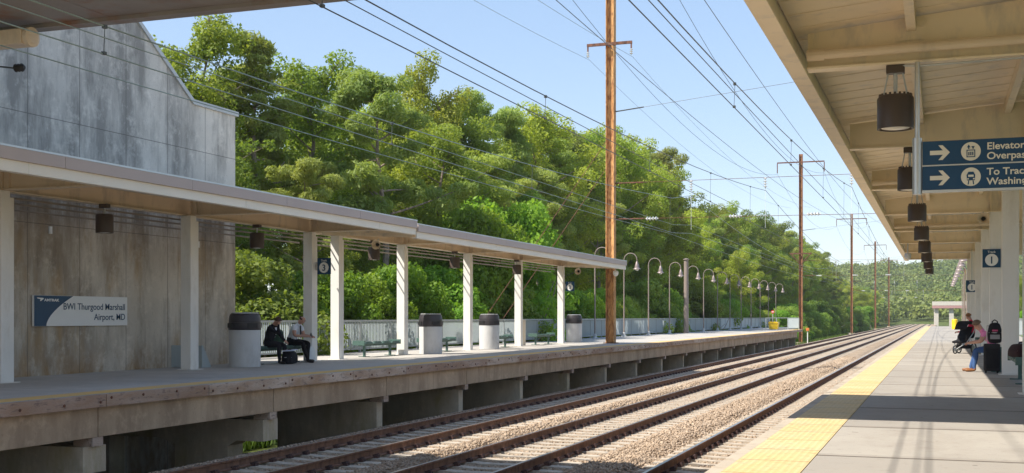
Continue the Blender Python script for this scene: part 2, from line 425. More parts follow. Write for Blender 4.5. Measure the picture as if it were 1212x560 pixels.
# ballast bed: one sheet, heaped between the tracks
TRK = [-3.67, -7.45, -10.85]
def bz(x):
    d = min(abs(x - c) for c in TRK)
    z = -1.455
    if d > 1.3: z += 0.09 * min(1, (d - 1.3) / 0.25)
    if x < -12.3: z -= 0.25 * (-12.3 - x) / 1.3
    if x > -2.2: z -= 0.05
    return z
rs = np.random.default_rng(3)
bx_ = np.concatenate([np.linspace(-14.2, -12.5, 8), np.arange(-12.4, -1.0, 0.16)])
by_ = np.concatenate([np.arange(-12, 4, 1.0), np.arange(4, 75, 0.22), np.arange(75, 160, 1.0), np.arange(160, 471, 10)])
BX, BY = np.meshgrid(bx_, by_)
BZ = np.vectorize(bz)(BX) + rs.normal(0, 0.012, BX.shape)
nxx = len(bx_); jj, ii = np.meshgrid(np.arange(len(by_)-1), np.arange(nxx-1), indexing='ij')
q = (jj*nxx+ii).ravel()
bed = np_mesh('ballast_bed', np.stack([BX.ravel(), BY.ravel(), BZ.ravel()], 1), np.stack([q, q+1, q+nxx+1, q+nxx], 1), M['bed'])
struct(bed)

# loose stones (uncountable): real little polyhedra lying on the bed
def stones(x0, x1, y0, y1, dens, smin, smax):
    n = int((x1-x0)*(y1-y0)*dens)
    X = rs.uniform(x0, x1, n); Y = rs.uniform(y0, y1, n)
    d = np.min(np.abs(X[:, None]-np.array(TRK)[None, :]), 1)
    ty = np.abs((Y/0.61) - np.round(Y/0.61))*0.61
    on = (d < 1.31) & (ty < 0.165)
    nearrail = np.abs(d-0.7525) < 0.11
    keep = (~on | (rs.random(n) < 0.05)) & ~nearrail
    X, Y, d = X[keep], Y[keep], d[keep]; n = len(X)
    Z = np.vectorize(bz)(X) + rs.uniform(-0.01, 0.022, n) + 0.0
    Z = np.where((d < 1.31), Z + 0.012, Z)
    sz = rs.uniform(smin, smax, n)
    base = np.array([(1,0,0),(-1,0,0),(0,1,0),(0,-1,0),(0,0,.75),(0,0,-.75)], float)
    V = base[None]*sz[:, None, None]*rs.uniform(.65, 1.25, (n, 6, 3))
    a = rs.uniform(0, 6.28, n); c_, s_ = np.cos(a)[:, None], np.sin(a)[:, None]
    t = rs.uniform(-.7, .7, n); ct, st = np.cos(t)[:, None], np.sin(t)[:, None]
    y2, z2 = V[:, :, 1]*ct-V[:, :, 2]*st, V[:, :, 1]*st+V[:, :, 2]*ct
    x3, y3 = V[:, :, 0]*c_-y2*s_, V[:, :, 0]*s_+y2*c_
    V = np.stack([x3+X[:, None], y3+Y[:, None], z2+Z[:, None]], 2).reshape(-1, 3)
    f = np.array([(0,2,4),(2,1,4),(1,3,4),(3,0,4),(2,0,5),(1,2,5),(3,1,5),(0,3,5)])
    F = (f[None]+(np.arange(n)*6)[:, None, None]).reshape(-1, 3)
    return V, F
parts = [stones(-13.0, -2.2, 11, 26, 330, .022, .042), stones(-13.0, -2.2, 26, 42, 190, .028, .050), stones(-13.0, -2.2, 42, 80, 90, .04, .065)]
off = 0; VV = []; FF = []
for V, F in parts: VV.append(V); FF.append(F+off); off += len(V)
stuff(np_mesh('ballast_gravel', np.concatenate(VV), np.concatenate(FF), M['stone']))

# ------------------------------------------------------------------ tracks
def rail_mesh(x, y0, y1):
    b = MB()
    prof = [(-.07,-1.39),(.07,-1.39),(.07,-1.375),(.012,-1.358),(.010,-1.265),(.036,-1.252),(.036,-1.226),(.028,RT),(-.028,RT),(-.036,-1.226),(-.036,-1.252),(-.010,-1.265),(-.012,-1.358),(-.07,-1.375)]
    ysl = [y0, y1]
    n = len(prof)
    b.v = [(x+p[0], y, p[1]) for y in ysl for p in prof]
    for k in range(n):
        b.f.append((k, (k+1) % n, n+(k+1) % n, n+k)); b.m.append(1 if k == 7 else 0)
    b.f += [tuple(range(n)), tuple(range(2*n-1, n-1, -1))]; b.m += [0, 0]
    return b
def tie_box(b, cx, y):
    b.prism([(cx-1.3,-1.60),(cx+1.3,-1.60),(cx+1.3,-1.425),(cx+1.27,-1.41),(cx+.55,-1.395),(cx+.35,-1.408),(cx-.35,-1.408),(cx-.55,-1.395),(cx-1.27,-1.41),(cx-1.3,-1.425)], y-.13, y+.13, 'y')
tlab = ['railway track running along the right platform, the nearest of the three', 'middle railway track of the three between the two platforms', 'railway track running along the left platform, the farthest of the three']
for ti, cx in enumerate(TRK):
    root = thing('railway_track', tlab[ti], 'railway track', (cx, 0, -1.6), group='railway tracks between the platforms')
    og = (cx, 0, -1.6)
    for sgn in (-1, 1):
        rl = rail_mesh(cx+sgn*.7525, -12, 465).build('rail', [M['rail'], M['railtop']], root, og, fixn=False)
        fb = MB()
        for k in range(12, 130):
            y = k*.61
            for s2 in (-1, 1):
                xx = cx+sgn*.7525+s2*.105
                fb.box(xx-.045, xx+.045, y-.06, y+.06, -1.40, -1.345)
                fb.tube([(xx-s2*.06, y-.05, -1.352), (xx+s2*.02, y-.05, -1.325), (xx+s2*.02, y+.05, -1.325), (xx-s2*.06, y+.05, -1.352)], .013, 5)
        fo = fb.build('rail_fastening', M['clip'], rl, og, fixn=False); stuff(fo)
    tb = MB(); tie_box(tb, 0, 0)
    k0 = {0: 20, 1: 19, 2: 22}[ti]
    proto = None
    for k in range(k0, k0+100):
        if proto is None: proto = o = tb.build('sleeper', M['tie'], root, (0, 0, 0))
        else: o = proto.copy(); COL.objects.link(o); o.parent = root
        o.location = (0, k*.61 + R.uniform(-.012, .012), 1.6 + R.uniform(-.006, .004)); o.rotation_euler = (0, 0, R.uniform(-.006, .006))
    fb = MB()
    for k in list(range(-18, k0)) + list(range(k0+100, 762)): tie_box(fb, cx, k*.61)
    stuff(fb.build('sleeper', M['tie'], root, og, fixn=False))

# ------------------------------------------------------------------ right platform
pr = thing('station_platform', 'concrete platform with bright yellow tactile edge under the right canopy', 'platform', (1.5, 70, -1.6))
og = (1.5, 70, -1.6)
k = 0; y = -9.9
while y < 165:
    hw = .022
    b = MB(); b.box(-1.055+.0, 5.0, y+hw, y+3.0-hw, -.18, 0, .008)
    b.build('deck_slab', M['slab'], pr, og)
    b = MB(); b.box(-1.05, 4.99, y-hw+.001, y+hw-.001, -.12, -.006); b.build('joint_filler', M['black'], pr, og); y += 3.0
b = MB(); b.box(-1.668, -1.058, -9.9, 165.3, -.18, .004); b.build('tactile_strip', M['tactile'], pr, og)
y = -9.9
while y < 165:
    b = MB(); b.box(-1.80, -1.672, y+.006, y+3.594, -.24, -.004, .008); b.build('edge_board', M['tie'], pr, og); y += 3.6
b = MB(); b.box(-1.62, 4.9, -9.9, 165.2, -.75, -.182); b.build('girder', M['girder'], pr, og)
for i in range(30):
    b = MB(); b.box(-1.5, 4.8, -6+i*5.8, -5.6+i*5.8, -1.9, -.752); b.build('pier', M['pier'], pr, og)

# ------------------------------------------------------------------ left platform
PE = -12.95
pl = thing('station_platform', 'raised concrete platform on piers with worn brown edge boards, left of the tracks', 'platform', (-16, 60, -2.6))
og = (-16, 60, -2.6)
EX = 121.0
b = MB(); b.box(PE+.0, -19.6, 2.0, EX, -.2, 0); b.box(-16.5, -19.6, EX+.001, 147, -.2, -.002); b.build('deck', M['deckL'], pl, og)
b = MB(); b.box(PE-.02, PE-.50, 2, EX, .0005, .005); b.build('edge_stripe', M['stripe'], pl, og)
y = 1.5; i = 0
while y < EX:
    L = 2.9; e = min(y+L-.008, EX)
    b = MB(); b.box(PE+.09, PE+.004, y+.008, e, -.215, -.008, .01)
    bo = b.build('edge_board', M['board'], pl, og)
    if 8 < y < 60:
        for by in (y+.12, y+.95, y+1.9, y+2.75):
            b = MB(); b.lathe([(.024, 0), (.024, .012), (.012, .02)], (PE+.09, by, -.10 + .03*((i % 2)*2-1)), 8, 'x'); b.build('bolt', M['rustdark'], bo, og)
    y += L; i += 1
PJ = [5.2, 10.57, 15.94, 21.37]; y = 26.69
while y < 122: PJ.append(y); y += 5.33
PJ[-1] = min(PJ[-1], 120.9)
for a, c_ in zip(PJ[:-1], PJ[1:]):
    b = MB(); b.box(PE-.03, PE-.50, a+.012, c_-.012, -.71, -.203, .008); b.build('girder', M['girder'], pl, og)
    b = MB(); b.box(-17.5, -18.0, a+.012, c_-.012, -.71, -.203); b.build('girder', M['girder'], pl, og)
b = MB(); b.box(-18.5, -18.75, 28.0, EX, -2.05, -.203); b.build('back_wall', M['pier'], pl, og)
for i, y in enumerate(PJ):
    b = MB()
    if i < 4:
        b.prism([(PE-.10,-.86),(PE-.10,-1.30),(PE-.75,-1.30),(PE-.95,-1.42),(PE-.95,-2.9),(-15.2,-2.9),(-15.2,-1.42),(-15.6,-1.3),(-18.1,-1.3),(-18.1,-.86)], y-.28, y+.28, 'y')
        pp = b.build('pier', M['pier'], pl, og)
        b = MB(); b.box(-16.9, -17.5, y-.25, y+.25, -2.9, -1.302); b.build('pier_leg', M['pier'], pp, og)
    else:
        b.box(PE-.22, -16.0, y-.16, y+.16, -2.9, -.86); pp = b.build('pier', M['pier'], pl, og)
    b = MB(); b.box(PE-.035, PE-.42, y-.13, y+.13, -.86, -.712); b.build('bearing_block', M['board'], pp, og)

# fence along the back of the left platform
def fence(x, y0, y1, n, solid_from, label, face):
    root = thing('platform_fence', label, 'fence', (x, (y0+y1)/2, 0)); o_ = (x, (y0+y1)/2, 0)
    st = (y1-y0)/n
    for i in range(n+1):
        b = MB(); yy = y0+i*st; b.box(x-.035, x+.035, yy-.035, yy+.035, 0, 1.08); b.build('post', M['fence'], root, o_)
    for (za, zb, w) in ((1.082, 1.15, .045), (.10, .15, .02)):
        b = MB(); b.box(x-w, x+w, y0, y1, za, zb); b.build('rail', M['fence'], root, o_)
    for i in range(n):
        a = y0+i*st+.04; c_ = y0+(i+1)*st-.04
        b = MB()
        if a < solid_from:
            m_ = int((c_-a)/.115)
            for k in range(m_):
                yy = a+(k+.5)*(c_-a)/m_; b.box(x-.012, x+.012, yy-.022, yy+.022, .152, 1.08)
            b.build('picket_panel', M['fencepanel'], root, o_)
        else:
            b.box(x-.012, x+.012, a, c_, .16, 1.07); b.build('panel', M['fencepanel'], root, o_)
    return root
fence(-19.4, 27.9, 146, 48, 110, 'light grey picket fence along the back of the left platform', 1)
fence(4.85, 62, 165, 36, 10, 'light grey picket fence along the back of the right platform', -1)
root = thing('end_railing', 'short railing with pale mesh panel across the far end of the left platform', 'railing', (-14.8, EX-.2, 0)); og = (-14.8, EX-.2, 0)
for xx in (-13.2, -14.3, -15.4, -16.45):
    b = MB(); b.box(xx-.03, xx+.03, EX-.23, EX-.17, 0, 1.12); b.build('post', M['fence'], root, og)
b = MB(); b.box(-13.2, -16.45, EX-.225, EX-.175, 1.122, 1.17); b.box(-13.2, -16.45, EX-.22, EX-.18, .1, .15); b.build('rail', M['fence'], root, og)
b = MB(); b.box(-13.24, -14.26, EX-.21, EX-.19, .16, 1.11); b.build('panel', M['fencepanel'], root, og)

# ------------------------------------------------------------------ concrete tower behind the left platform
TX = -18.05
root = thing('concrete_tower', 'tall board marked concrete stair tower with a sloping top behind the left canopy', 'tower', (-21, 18, -2.9)); og = (-21, 18, -2.9)
poly = [(6, -2.9), (27.75, -2.9), (27.75, 6.72), (25.83, 6.72), (22.2, 9.25), (20.6, 10.4), (6, 10.4)]
up = [(6, 4.0), (27.75, 4.0)] + poly[2:]
b = MB(); b.prism(up, TX, -20, 'x'); b.build('upper_wall', M['tower'], root, og)
b = MB(); b.prism([(6, -2.9), (27.75, -2.9), (27.75, 3.998), (6, 3.998)], TX, -20, 'x'); b.build('lower_wall', M['towerlow'], root, og)
b = MB()
cp = [(27.85, 6.72), (25.80, 6.72), (22.2, 9.25), (20.6, 10.4), (6, 10.4)]
for (a, c_) in zip(cp[:-1], cp[1:]):
    b.prism([(a[0], a[1]+.003), (c_[0], c_[1]+.003), (c_[0], c_[1]+.13), (a[0], a[1]+.13)], TX+.05, -20.05, 'x')
b.build('coping', M['galv'], root, og)
b = MB(); b.prism([(24.9, .003), (25.3, .003), (24.95, .55), (24.9, .55)], TX+.002, TX+.9, 'x'); b.build('splash_block', M['fencepanel'], root, og)
b = MB()
for yy, zz in ((20.6, 3.05), (26.0, 3.05)): b.box(TX+.003, TX+.05, yy-.03, yy+.03, zz, zz+.16)
b.build('wall_marker', M['white'], root, og)

# ------------------------------------------------------------------ pedestrian overpass above
root = thing('pedestrian_overpass', 'dark steel underside of the footbridge crossing over the tracks from the concrete tower', 'footbridge', (-3, 13.7, 5.97)); og = (-3, 13.7, 5.97)
OY0, OY1, OZ = 11.6, 15.75, 5.97
b = MB()
xx = 14.0
while xx > TX+.02:
    e = max(xx-3.3, TX+.02); b.box(e+.008, xx-.008, OY0+.25, OY1-.25, OZ+.06, OZ+.12); xx -= 3.3
b.build('soffit_panel', M['overpass'], root, og)
for yy in (OY0, OY1-.24):
    b = MB(); b.box(TX+.02, 14, yy, yy+.24, OZ, OZ+.85); b.build('edge_girder', M['overpass'], root, og)
b = MB(); b.box(TX+.02, 14, OY0+.25, OY1-.25, OZ+.122, OZ+.30); b.build('floor_slab', M['girder'], root, og)
for yy in (OY0+.05, OY1-.13):
    b = MB(); b.box(TX+.02, 14, yy, yy+.08, OZ+.852, OZ+1.15); b.build('parapet', M['overwall'], root, og)
    x = 13.9
    while x > TX:
        b = MB(); b.box(x-.06, x, yy+.01, yy+.07, OZ+1.152, OZ+2.2); b.build('railing_post', M['galv'], root, og); x -= 2.65
    b = MB(); b.tube([(TX+.02, yy+.04, OZ+2.23), (14, yy+.04, OZ+2.23)], .03, 6); b.build('handrail', M['galv'], root, og)
root = thing('wire_bracket', 'tan steel bracket arm with hanging insulator, under the left end of the footbridge', 'bracket', (-18, 15.2, 5.5)); og = (-18, 15.2, 5.5)
b = MB(); b.box(TX+.02, -13.75, 15.05, 15.35, 5.62, 5.86, .01); b.build('arm', M['paint_tan'], root, og)
b = MB(); b.lathe([(.14, 0), (.16, .03), (.16, .1), (.1, .12)], (-13.75, 15.2, 5.74), 14, 'x'); b.build('end_cap', M['paint_tan'], root, og)
b = MB(); b.tube([(-14.9, 15.2, 5.62), (-14.85, 15.22, 5.48), (-14.6, 15.3, 5.37), (-14.2, 15.4, 5.32)], .015, 6); b.build('jumper_wire', M['wire'], root, og)
b = MB(); b.lathe([(.03, 0), (.07, .03), (.03, .06), (.07, .09), (.03, .12), (.07, .15), (.03, .2)], (-14.2, 15.4, 5.32), 10, 'x'); b.build('insulator', M['black'], root, og)

# ------------------------------------------------------------------ left canopies
FX = -13.9; CX = -16.85
CT = [17.95, 23.98, 29.75, 31.35, 35.9, 41.75, 47.5, 53.5]
M['conduit'] = plain('painted_conduit', (0.27, 0.22, 0.17), 0.6, bump=0)
def canopyL(label, y0, y1, cols, dz):
    root = thing('platform_canopy', label, 'canopy', (CX, (y0+y1)/2, 0), group=None); og = (CX, (y0+y1)/2, 0)
    # roof sheet rising from the track edge to the back, with standing seams
    zf, zb_ = 3.93+dz, 4.16+dz; xb = CX-.42
    b = MB(); b.prism([(FX-.02, zf-.10), (FX-.02, zf), (xb, zb_), (xb, zb_-.10)], y0+.02, y1-.02, 'y'); ro = b.build('roof', M['paint'], root, og)
    b = MB(); y = y0+.3
    while y < y1-.2:
        b.prism([(FX-.03, zf+.002), (FX-.03, zf+.05), (xb, zb_+.05), (xb, zb_+.002)], y-.02, y+.02, 'y'); y += .62
    b.box(FX+.045, FX-.035, y0, y1, zf+.002, zf+.035)
    b.build('roof_seam', M['roofmetal'], ro, og)
    # fascia in lengths: upper panel slightly proud of the lower band
    y = y0; i = 0
    while y < y1-.05:
        e = min(y+3.6, y1)
        b = MB(); b.box(FX-.02, FX+.04, y+.005, e-.005, 3.735+dz, 3.93+dz); b.build('fascia_panel', M['fascia'], root, og); y = e
    y = y0
    while y < y1-.05:
        e = min(y+6.4, y1)
        b = MB(); b.box(FX-.05, FX-.01, y+.004, e-.004, 3.55+dz, 3.733+dz); b.box(FX-.052, FX-.16, y+.004, e-.004, 3.55+dz, 3.575+dz); b.build('fascia_band', M['band'], root, og); y = e
    # end closures
    for yy in (y0, y1-.03):
        b = MB(); b.prism([(FX-.16, 3.58+dz), (FX-.16, 3.80+dz), (xb, zb_-.11), (xb, 3.72+dz)], yy, yy+.03, 'y'); b.build('end_plate', M['paint'], root, og)
    # girder along the columns
    b = MB(); b.box(CX-.16, CX-.13, y0+.04, y1-.04, 3.70, 4.02+dz); b.box(CX-.27, CX-.02, y0+.04, y1-.04, 3.672, 3.698); b.build('girder', M['paint_tan'], root, og)
    for xx in (CX+1.35,):
        b = MB(); b.box(xx-.04, xx+.04, y0+.04, y1-.04, 3.80+dz, 3.92+dz); b.build('purlin', M['paint_tan'], root, og)
    for cy in cols:
        # box column with a cover plate on the track side
        b = MB(); b.box(CX-.14, CX+.14, cy-.18, cy+.06, .012, 3.668, .012); b.box(CX-.06, CX+.10, cy+.062, cy+.20, .012, 3.55, .006)
        b.box(CX-.20, CX+.20, cy-.24, cy+.26, .0005, .011)
        b.build('column', M['colwhite'], root, og)
        # tapered cross beam, I section
        b = MB(); w = [(CX+.02, 3.70), (CX+.02, 4.0+dz), (FX-.17, 3.80+dz), (FX-.17, 3.70)]
        b.prism(w, cy-.02, cy+.02, 'y'); b.box(CX-.24, FX-.17, cy-.09, cy+.09, 3.672, 3.70)
        for sx in (CX+.06, CX+.22): b.box(sx-.008, sx+.008, cy-.085, cy+.085, 3.702, 3.96+dz)
        b.build('cross_beam', M['paint_tan'], root, og)
    b = MB()
    for xx, zz in ((CX-.55, 3.52), (CX-.75, 3.42), (CX-.35, 3.60)):
        b.tube([(xx, y0+.1, zz), (xx, y1-.1, zz)], .022, 6)
    b.build('conduit', M['conduit'], root, og)
    return root
canopyL('long cream steel canopy with pinkish fascia beside the concrete tower', 9.0, 30.5, [12.0]+CT[:3], 0.03)
canopyL('lower cream steel canopy reaching to the rusty pole on the left platform', 30.56, 54.3, CT[3:], -0.06)

# ------------------------------------------------------------------ right canopy
BT = [14.1-6.9*2, 14.1-6.9] + [14.1+6.9*i for i in range(8)]
RX, RC = -1.62, 1.45
root = thing('platform_canopy', 'wide tan steel canopy over the right platform with cream underside', 'canopy', (RC, 35, 0)); og = (RC, 35, 0)
ya, yb = -6.0, 62.9
zr = lambda x: 4.56 + (x-RX)*.085 if x < RC else 4.56+(RC-RX)*.085+(x-RC)*.02
poly = [(RX+.03, zr(RX)), (RC, zr(RC)), (4.6, zr(4.6)), (4.6, zr(4.6)+.09), (RC, zr(RC)+.09), (RX+.03, zr(RX)+.09)]
b = MB(); b.prism(poly, ya, yb, 'y')
ro = b.build('roof', M['paint'], root, og)
b = MB(); y = ya+.3
while y < yb:                                      # deck ribs under the roof
    b.prism([(RX+.06, zr(RX)-.001), (RX+.06, zr(RX)-.006), (RC, zr(RC)-.006), (RC, zr(RC)-.001)], y-.006, y+.006, 'y'); y += .61
b.build('deck_rib', M['paint'], ro, og)
y = ya
while y < yb-.01:
    e = min(y+6.9, yb)
    b = MB(); b.box(RX-.02, RX+.012, y+.004, e-.004, 4.08, 4.68); b.box(RX+.013, RX+.17, y+.004, e-.004, 4.08, 4.11); b.build('fascia', M['paint'], root, og); y = e
for by in BT:
    b = MB()
    b.prism([(RX+.18, 4.14), (RC+.0, 4.14), (RC, zr(RC)-.03), (RX+.18, zr(RX)-.01)], by-.008, by+.008, 'y')
    b.box(RX+.18, RC-.15, by-.10, by+.10, 4.112, 4.138)
    b.prism([(RC, 4.14), (4.5, 4.3), (4.5, zr(4.5)-.01), (RC, zr(RC)-.03)], by-.008, by+.008, 'y')
    for sx in (RC-.13, RC+.13): b.box(sx-.01, sx+.01, by-.095, by+.095, 4.14, zr(RC)-.04)
    b.build('cross_beam', M['paint'], root, og)
    b = MB(); b.box(RC-.17, RC+.17, by-.13, by+.13, .014, 4.11, .012); b.box(RC-.24, RC+.24, by-.2, by+.2, .0005, .013); b.build('column', M['colwhite'], root, og)
    b = MB(); b.box(RC-.19, RC+.19, by-.15, by+.15, 4.111, 4.138); b.build('column_cap', M['paint'], root, og)
for px in (-.30, 1.05, 2.7, 4.2):
    b = MB()
    for a, c_ in zip(BT[:-1], BT[1:]):
        z1 = zr(px)-.02; b.box(px-.05, px+.05, a+.012, c_-.012, z1-.17, z1-.005)
        for yy in (a+.010, c_-.022): b.box(px-.16, px+.16, yy, yy+.012, z1-.27, z1-.06)
        for yy in (a+.022, c_-.034):
            for sx in (-.12, .12):
                for sz in (-.11, -.22): b.lathe([(.018, 0), (.018, .012)], (px+sx, yy, z1+sz), 8, 'y')
    b.build('purlin', M['paint'], root, og)
for i in (2, 4, 6):
    by = BT[i]
    b = MB(); b.tube([(RX+.2, by-.13, 4.27), (4.4, by-.13, 4.30)], .055, 12); b.tube([(RX+.185, by-.13, 4.27), (RX+.38, by-.13, 4.27)], .068, 12); b.build('drain_pipe', M['paint_tan'], root, og)
for by in BT[2:]:
    b = MB(); b.tube([(-.47, by-.05, 4.10), (-.2, by-.08, 4.075), (.3, by-.09, 4.08), (1.2, by-.09, 4.09)], .012, 6); b.build('conduit', M['galv'], root, og)

# ------------------------------------------------------------------ catenary poles and wires
SUP = [-27.5, 54.5, 136.5, 218.5, 300.5, 382.5]
PX = -14.7
def hsection(b, x, y, z0, z1, w=.40, d=.40, t=.03):
    b.box(x-w/2, x-w/2+t, y-d/2, y+d/2, z0, z1); b.box(x+w/2-t, x+w/2, y-d/2, y+d/2, z0, z1); b.box(x-w/2+t, x+w/2-t, y-.015, y+.015, z0, z1)
def insul(x, y, z0, n=4, r=.085, step=.09):
    b = MB(); pr_ = [(.02, 0)]
    for k in range(n): pr_ += [(.025, -k*step-.02), (r, -k*step-.05), (r*.8, -k*step-.065), (.025, -k*step-.075)]
    pr_.append((.02, -n*step-.05)); b.lathe(pr_, (x, y, z0), 10); return b
plabs = {54.5: 'tall rusty steel catenary pole standing on the left platform past the canopy end', 136.5: 'rusty catenary pole with bracket arms just past the far end of the left platform',
         218.5: 'second rusty catenary pole beyond the left platform end', 300.5: 'third rusty catenary pole beyond the left platform end', 382.5: 'fourth and smallest rusty catenary pole beyond the left platform end'}
for y in SUP[1:]:
    base = .012 if y < 100 else gz(PX, y)
    root = thing('catenary_pole', plabs[y], 'pole', (PX, y, base), group='rusty poles along the left of the tracks'); og = (PX, y, base)
    b = MB(); hsection(b, PX, y, base, 19.6); b.build('shaft', M['rustpole'] if y < 100 else M['rustfar'], root, og)
    b = MB(); b.box(PX-.3, PX+.3, y-.3, y+.3, base-.008, base+.03) if y < 100 else b.box(PX-.5, PX+.5, y-.5, y+.5, base-.3, base+.5)
    b.build('foot', M['rustdark'] if y < 100 else M['pier'], root, og)
    b = MB(); b.box(PX-2.6, PX+2.6, y-.30, y-.21, 18.60, 18.74)
    for sx in (-2.58, 2.58): b.box(PX+sx-.05, PX+sx+.05, y-.295, y-.215, 17.5, 18.599)
    b.build('top_crossarm', M['rustdark'], root, og)
    if y < 100:
        b = MB(); b.box(PX-1.1, PX+1.1, y-.30, y-.21, 14.12, 14.25)
        for sx in (-1.06, 1.06): b.box(PX+sx-.03, PX+sx+.03, y-.285, y-.225, 13.89, 14.119)
        b.build('lower_crossarm', M['rustdark'], root, og)
        for sx in (-1.06, 1.06): insul(PX+sx, y-.255, 13.889, 3).build('insulator', M['porcelain'], root, og)
    if 100 < y < 200:
        b = MB(); b.box(PX-1.2, PX+1.2, y-.30, y-.21, 8.3, 8.45)
        for s_ in (-1, 1): b.tube([(PX+s_*.05, y-.25, 7.2), (PX+s_*1.05, y-.25, 8.3)], .05, 6)
        b.build('bracket', M['rustdark'], root, og)
    # right hand pole of the pair, behind the platform
    base = gz(7.2, y)
    root = thing('catenary_pole', 'rusty steel catenary pole behind the right platform', 'pole', (7.2, y, base), group='rusty poles behind the right platform'); og = (7.2, y, base)
    b = MB(); hsection(b, 7.2, y, base, 16.0); b.build('shaft', M['rustfar'], root, og)
    b = MB(); b.box(6.7, 7.7, y-.5, y+.5, base-.2, base+.4); b.build('foot', M['pier'], root, og)
def sag(y, h_sup, s, p=2.0):
    for a, c_ in zip(SUP[:-1], SUP[1:]):
        if a <= y <= c_:
            k = (y-a)/(c_-a); return h_sup - 4*s*k*(1-k)
    return h_sup
def wire(name, label, cat, x0, f, r, mat, y0=-27.5, y1=382.5, step=4.1, grp='overhead wires along the tracks'):
    b = MB(); n = int(round((y1-y0)/step)); b.tube([(x0(y) if callable(x0) else x0, y, f(y)) for y in [y0+(y1-y0)*k/n for k in range(n+1)]], r, 5)
    o = b.build(name, mat, smooth=True); tag(o, label, cat, grp); return o
nm = ['near track', 'middle track', 'far track']
for i, (tx, dz) in enumerate(zip(TRK, (0, 0, -.35))):
    for sx, hz_, nm2 in ((-.06, 5.22, 'lower'),):
        wire('contact_wire', 'straight contact wire hung lowest above the %s' % nm[i], 'wire', tx, lambda y: 5.24+dz*(1 if y < 54 else .3), .0095, M['wiregreen'] if i == 2 else M['wire'])
    wire('auxiliary_wire', 'auxiliary wire just above the contact wire of the %s' % nm[i], 'wire', tx+.05, lambda y: sag(y, 5.62, .17)+dz*(1 if y < 54 else .3), .008, M['wiregreen'] if i == 2 else M['wire'])
    mo = wire('messenger_wire', 'sagging messenger wire carrying the contact wire of the %s' % nm[i], 'wire', tx+.02, lambda y: sag(y, 7.0, 1.38)+dz*(1 if y < 54 else .3), .011, M['wiregreen'] if i == 2 else M['wire'])
    b = MB()
    for k in range(-3, 43):
        y = -27.5+k*9.11+4.5
        if y < -27 or y > 382: continue
        g = dz*(1 if y < 54 else .3)
        z1 = sag(y, 7.0, 1.38)+g; z0 = 5.24+g
        if z1-z0 > .1: b.tube([(tx, y, z0), (tx+.02, y, z1)], .006, 4); b.box(tx-.02, tx+.03, y-.03, y+.03, z0-.01, z0+.03); b.box(tx-.01, tx+.04, y-.03, y+.03, z1-.03, z1+.02)
    stuff(b.build('dropper', M['wire'], mo))
wire('feeder_wire', 'low feeder wire running beside the far track along the left canopy', 'wire', -12.0, lambda y: sag(y, 5.2, .25), .009, M['wiregreen'])
for sx, nn in ((-2.58, 'outer'), (2.58, 'inner')):
    wire('feeder_wire', 'high %s feeder wire hanging from the top crossarms of the rusty poles' % nn, 'wire', PX+sx, lambda y: sag(y, 17.4, 2.6), .014, M['wire'])
for sx, nn in ((-1.06, 'outer'), (1.06, 'inner')):
    wire('signal_wire', '%s wire on the lower crossarm insulators of the platform pole' % nn, 'wire', PX+sx, lambda y: sag(y, 13.55, 1.5), .009, M['wiregreen'], y1=136.5)
wire('static_wire', 'long sagging wire crossing the sky between the tracks and the left poles', 'wire', -9.0, lambda y: 9.0+.000347*(y-50)**2, .011, M['wire'], y1=136.5)
wire('static_wire', 'thin high wire crossing the sky above the near track', 'wire', -5.2, lambda y: 8.4+.00043*(y-54.5)**2, .009, M['wire'], y1=136.5)
for si, y in enumerate(SUP[1:5]):
    rl = 'by the left canopy end' if si == 0 else 'at the %s pole beyond the left platform' % ['', 'first', 'second', 'third'][si]
    for zz, rz_, nn in ((5.90, 5.75, 'lowest'), (7.60, 7.60, 'middle'), (11.0, 13.2, 'top')):
        b = MB(); b.tube([(PX+.2, y, zz), (PX+.2+1.4, y, zz+(rz_-zz)*.065)], .03, 6); b.tube([(PX+1.6, y, zz+(rz_-zz)*.065), (7.0, y, rz_)], .011, 5)
        root = b.build('span_wire', [M['rustdark'] if zz < 11 else M['wire']], smooth=True)
        tag(root, '%s span wire across all tracks %s' % (nn, rl), 'wire', 'span wires across the tracks')
        if zz < 6:
            for xx in (-13.0, -9.1, -5.6):
                b = MB(); b.lathe([(.02, 0)]+[q for k in range(4) for q in ((.03, k*.14+.02), (.10, k*.14+.07), (.03, k*.14+.12))]+[(.02, .6)], (xx, y, zz-.02), 10, 'x'); b.build('insulator', M['porcelain'], root)
        if 7 < zz < 8:
            for tx in TRK:
                q = insul(tx, y, zz, 4, .10, .12); q.tube([(tx, y, zz-.52), (tx, y, 5.3)], .008, 4); q.build('insulator', M['porcelain'], root)
for k, (gx, gy, gh) in enumerate(((-22.0, 50.0, 9.6), (-22.0, 52.5, 8.3))):
    o = MB().tube([(PX-.2, 54.4, gh), (gx, gy, gz(gx, gy))], .016, 6).build('guy_rod', M['rustdark'], smooth=True)
    tag(o, 'rusty guy rod slanting from the platform pole down into the trees, the %s of two' % ('higher' if k == 0 else 'lower'), 'guy rod', 'guy rods of the platform pole')

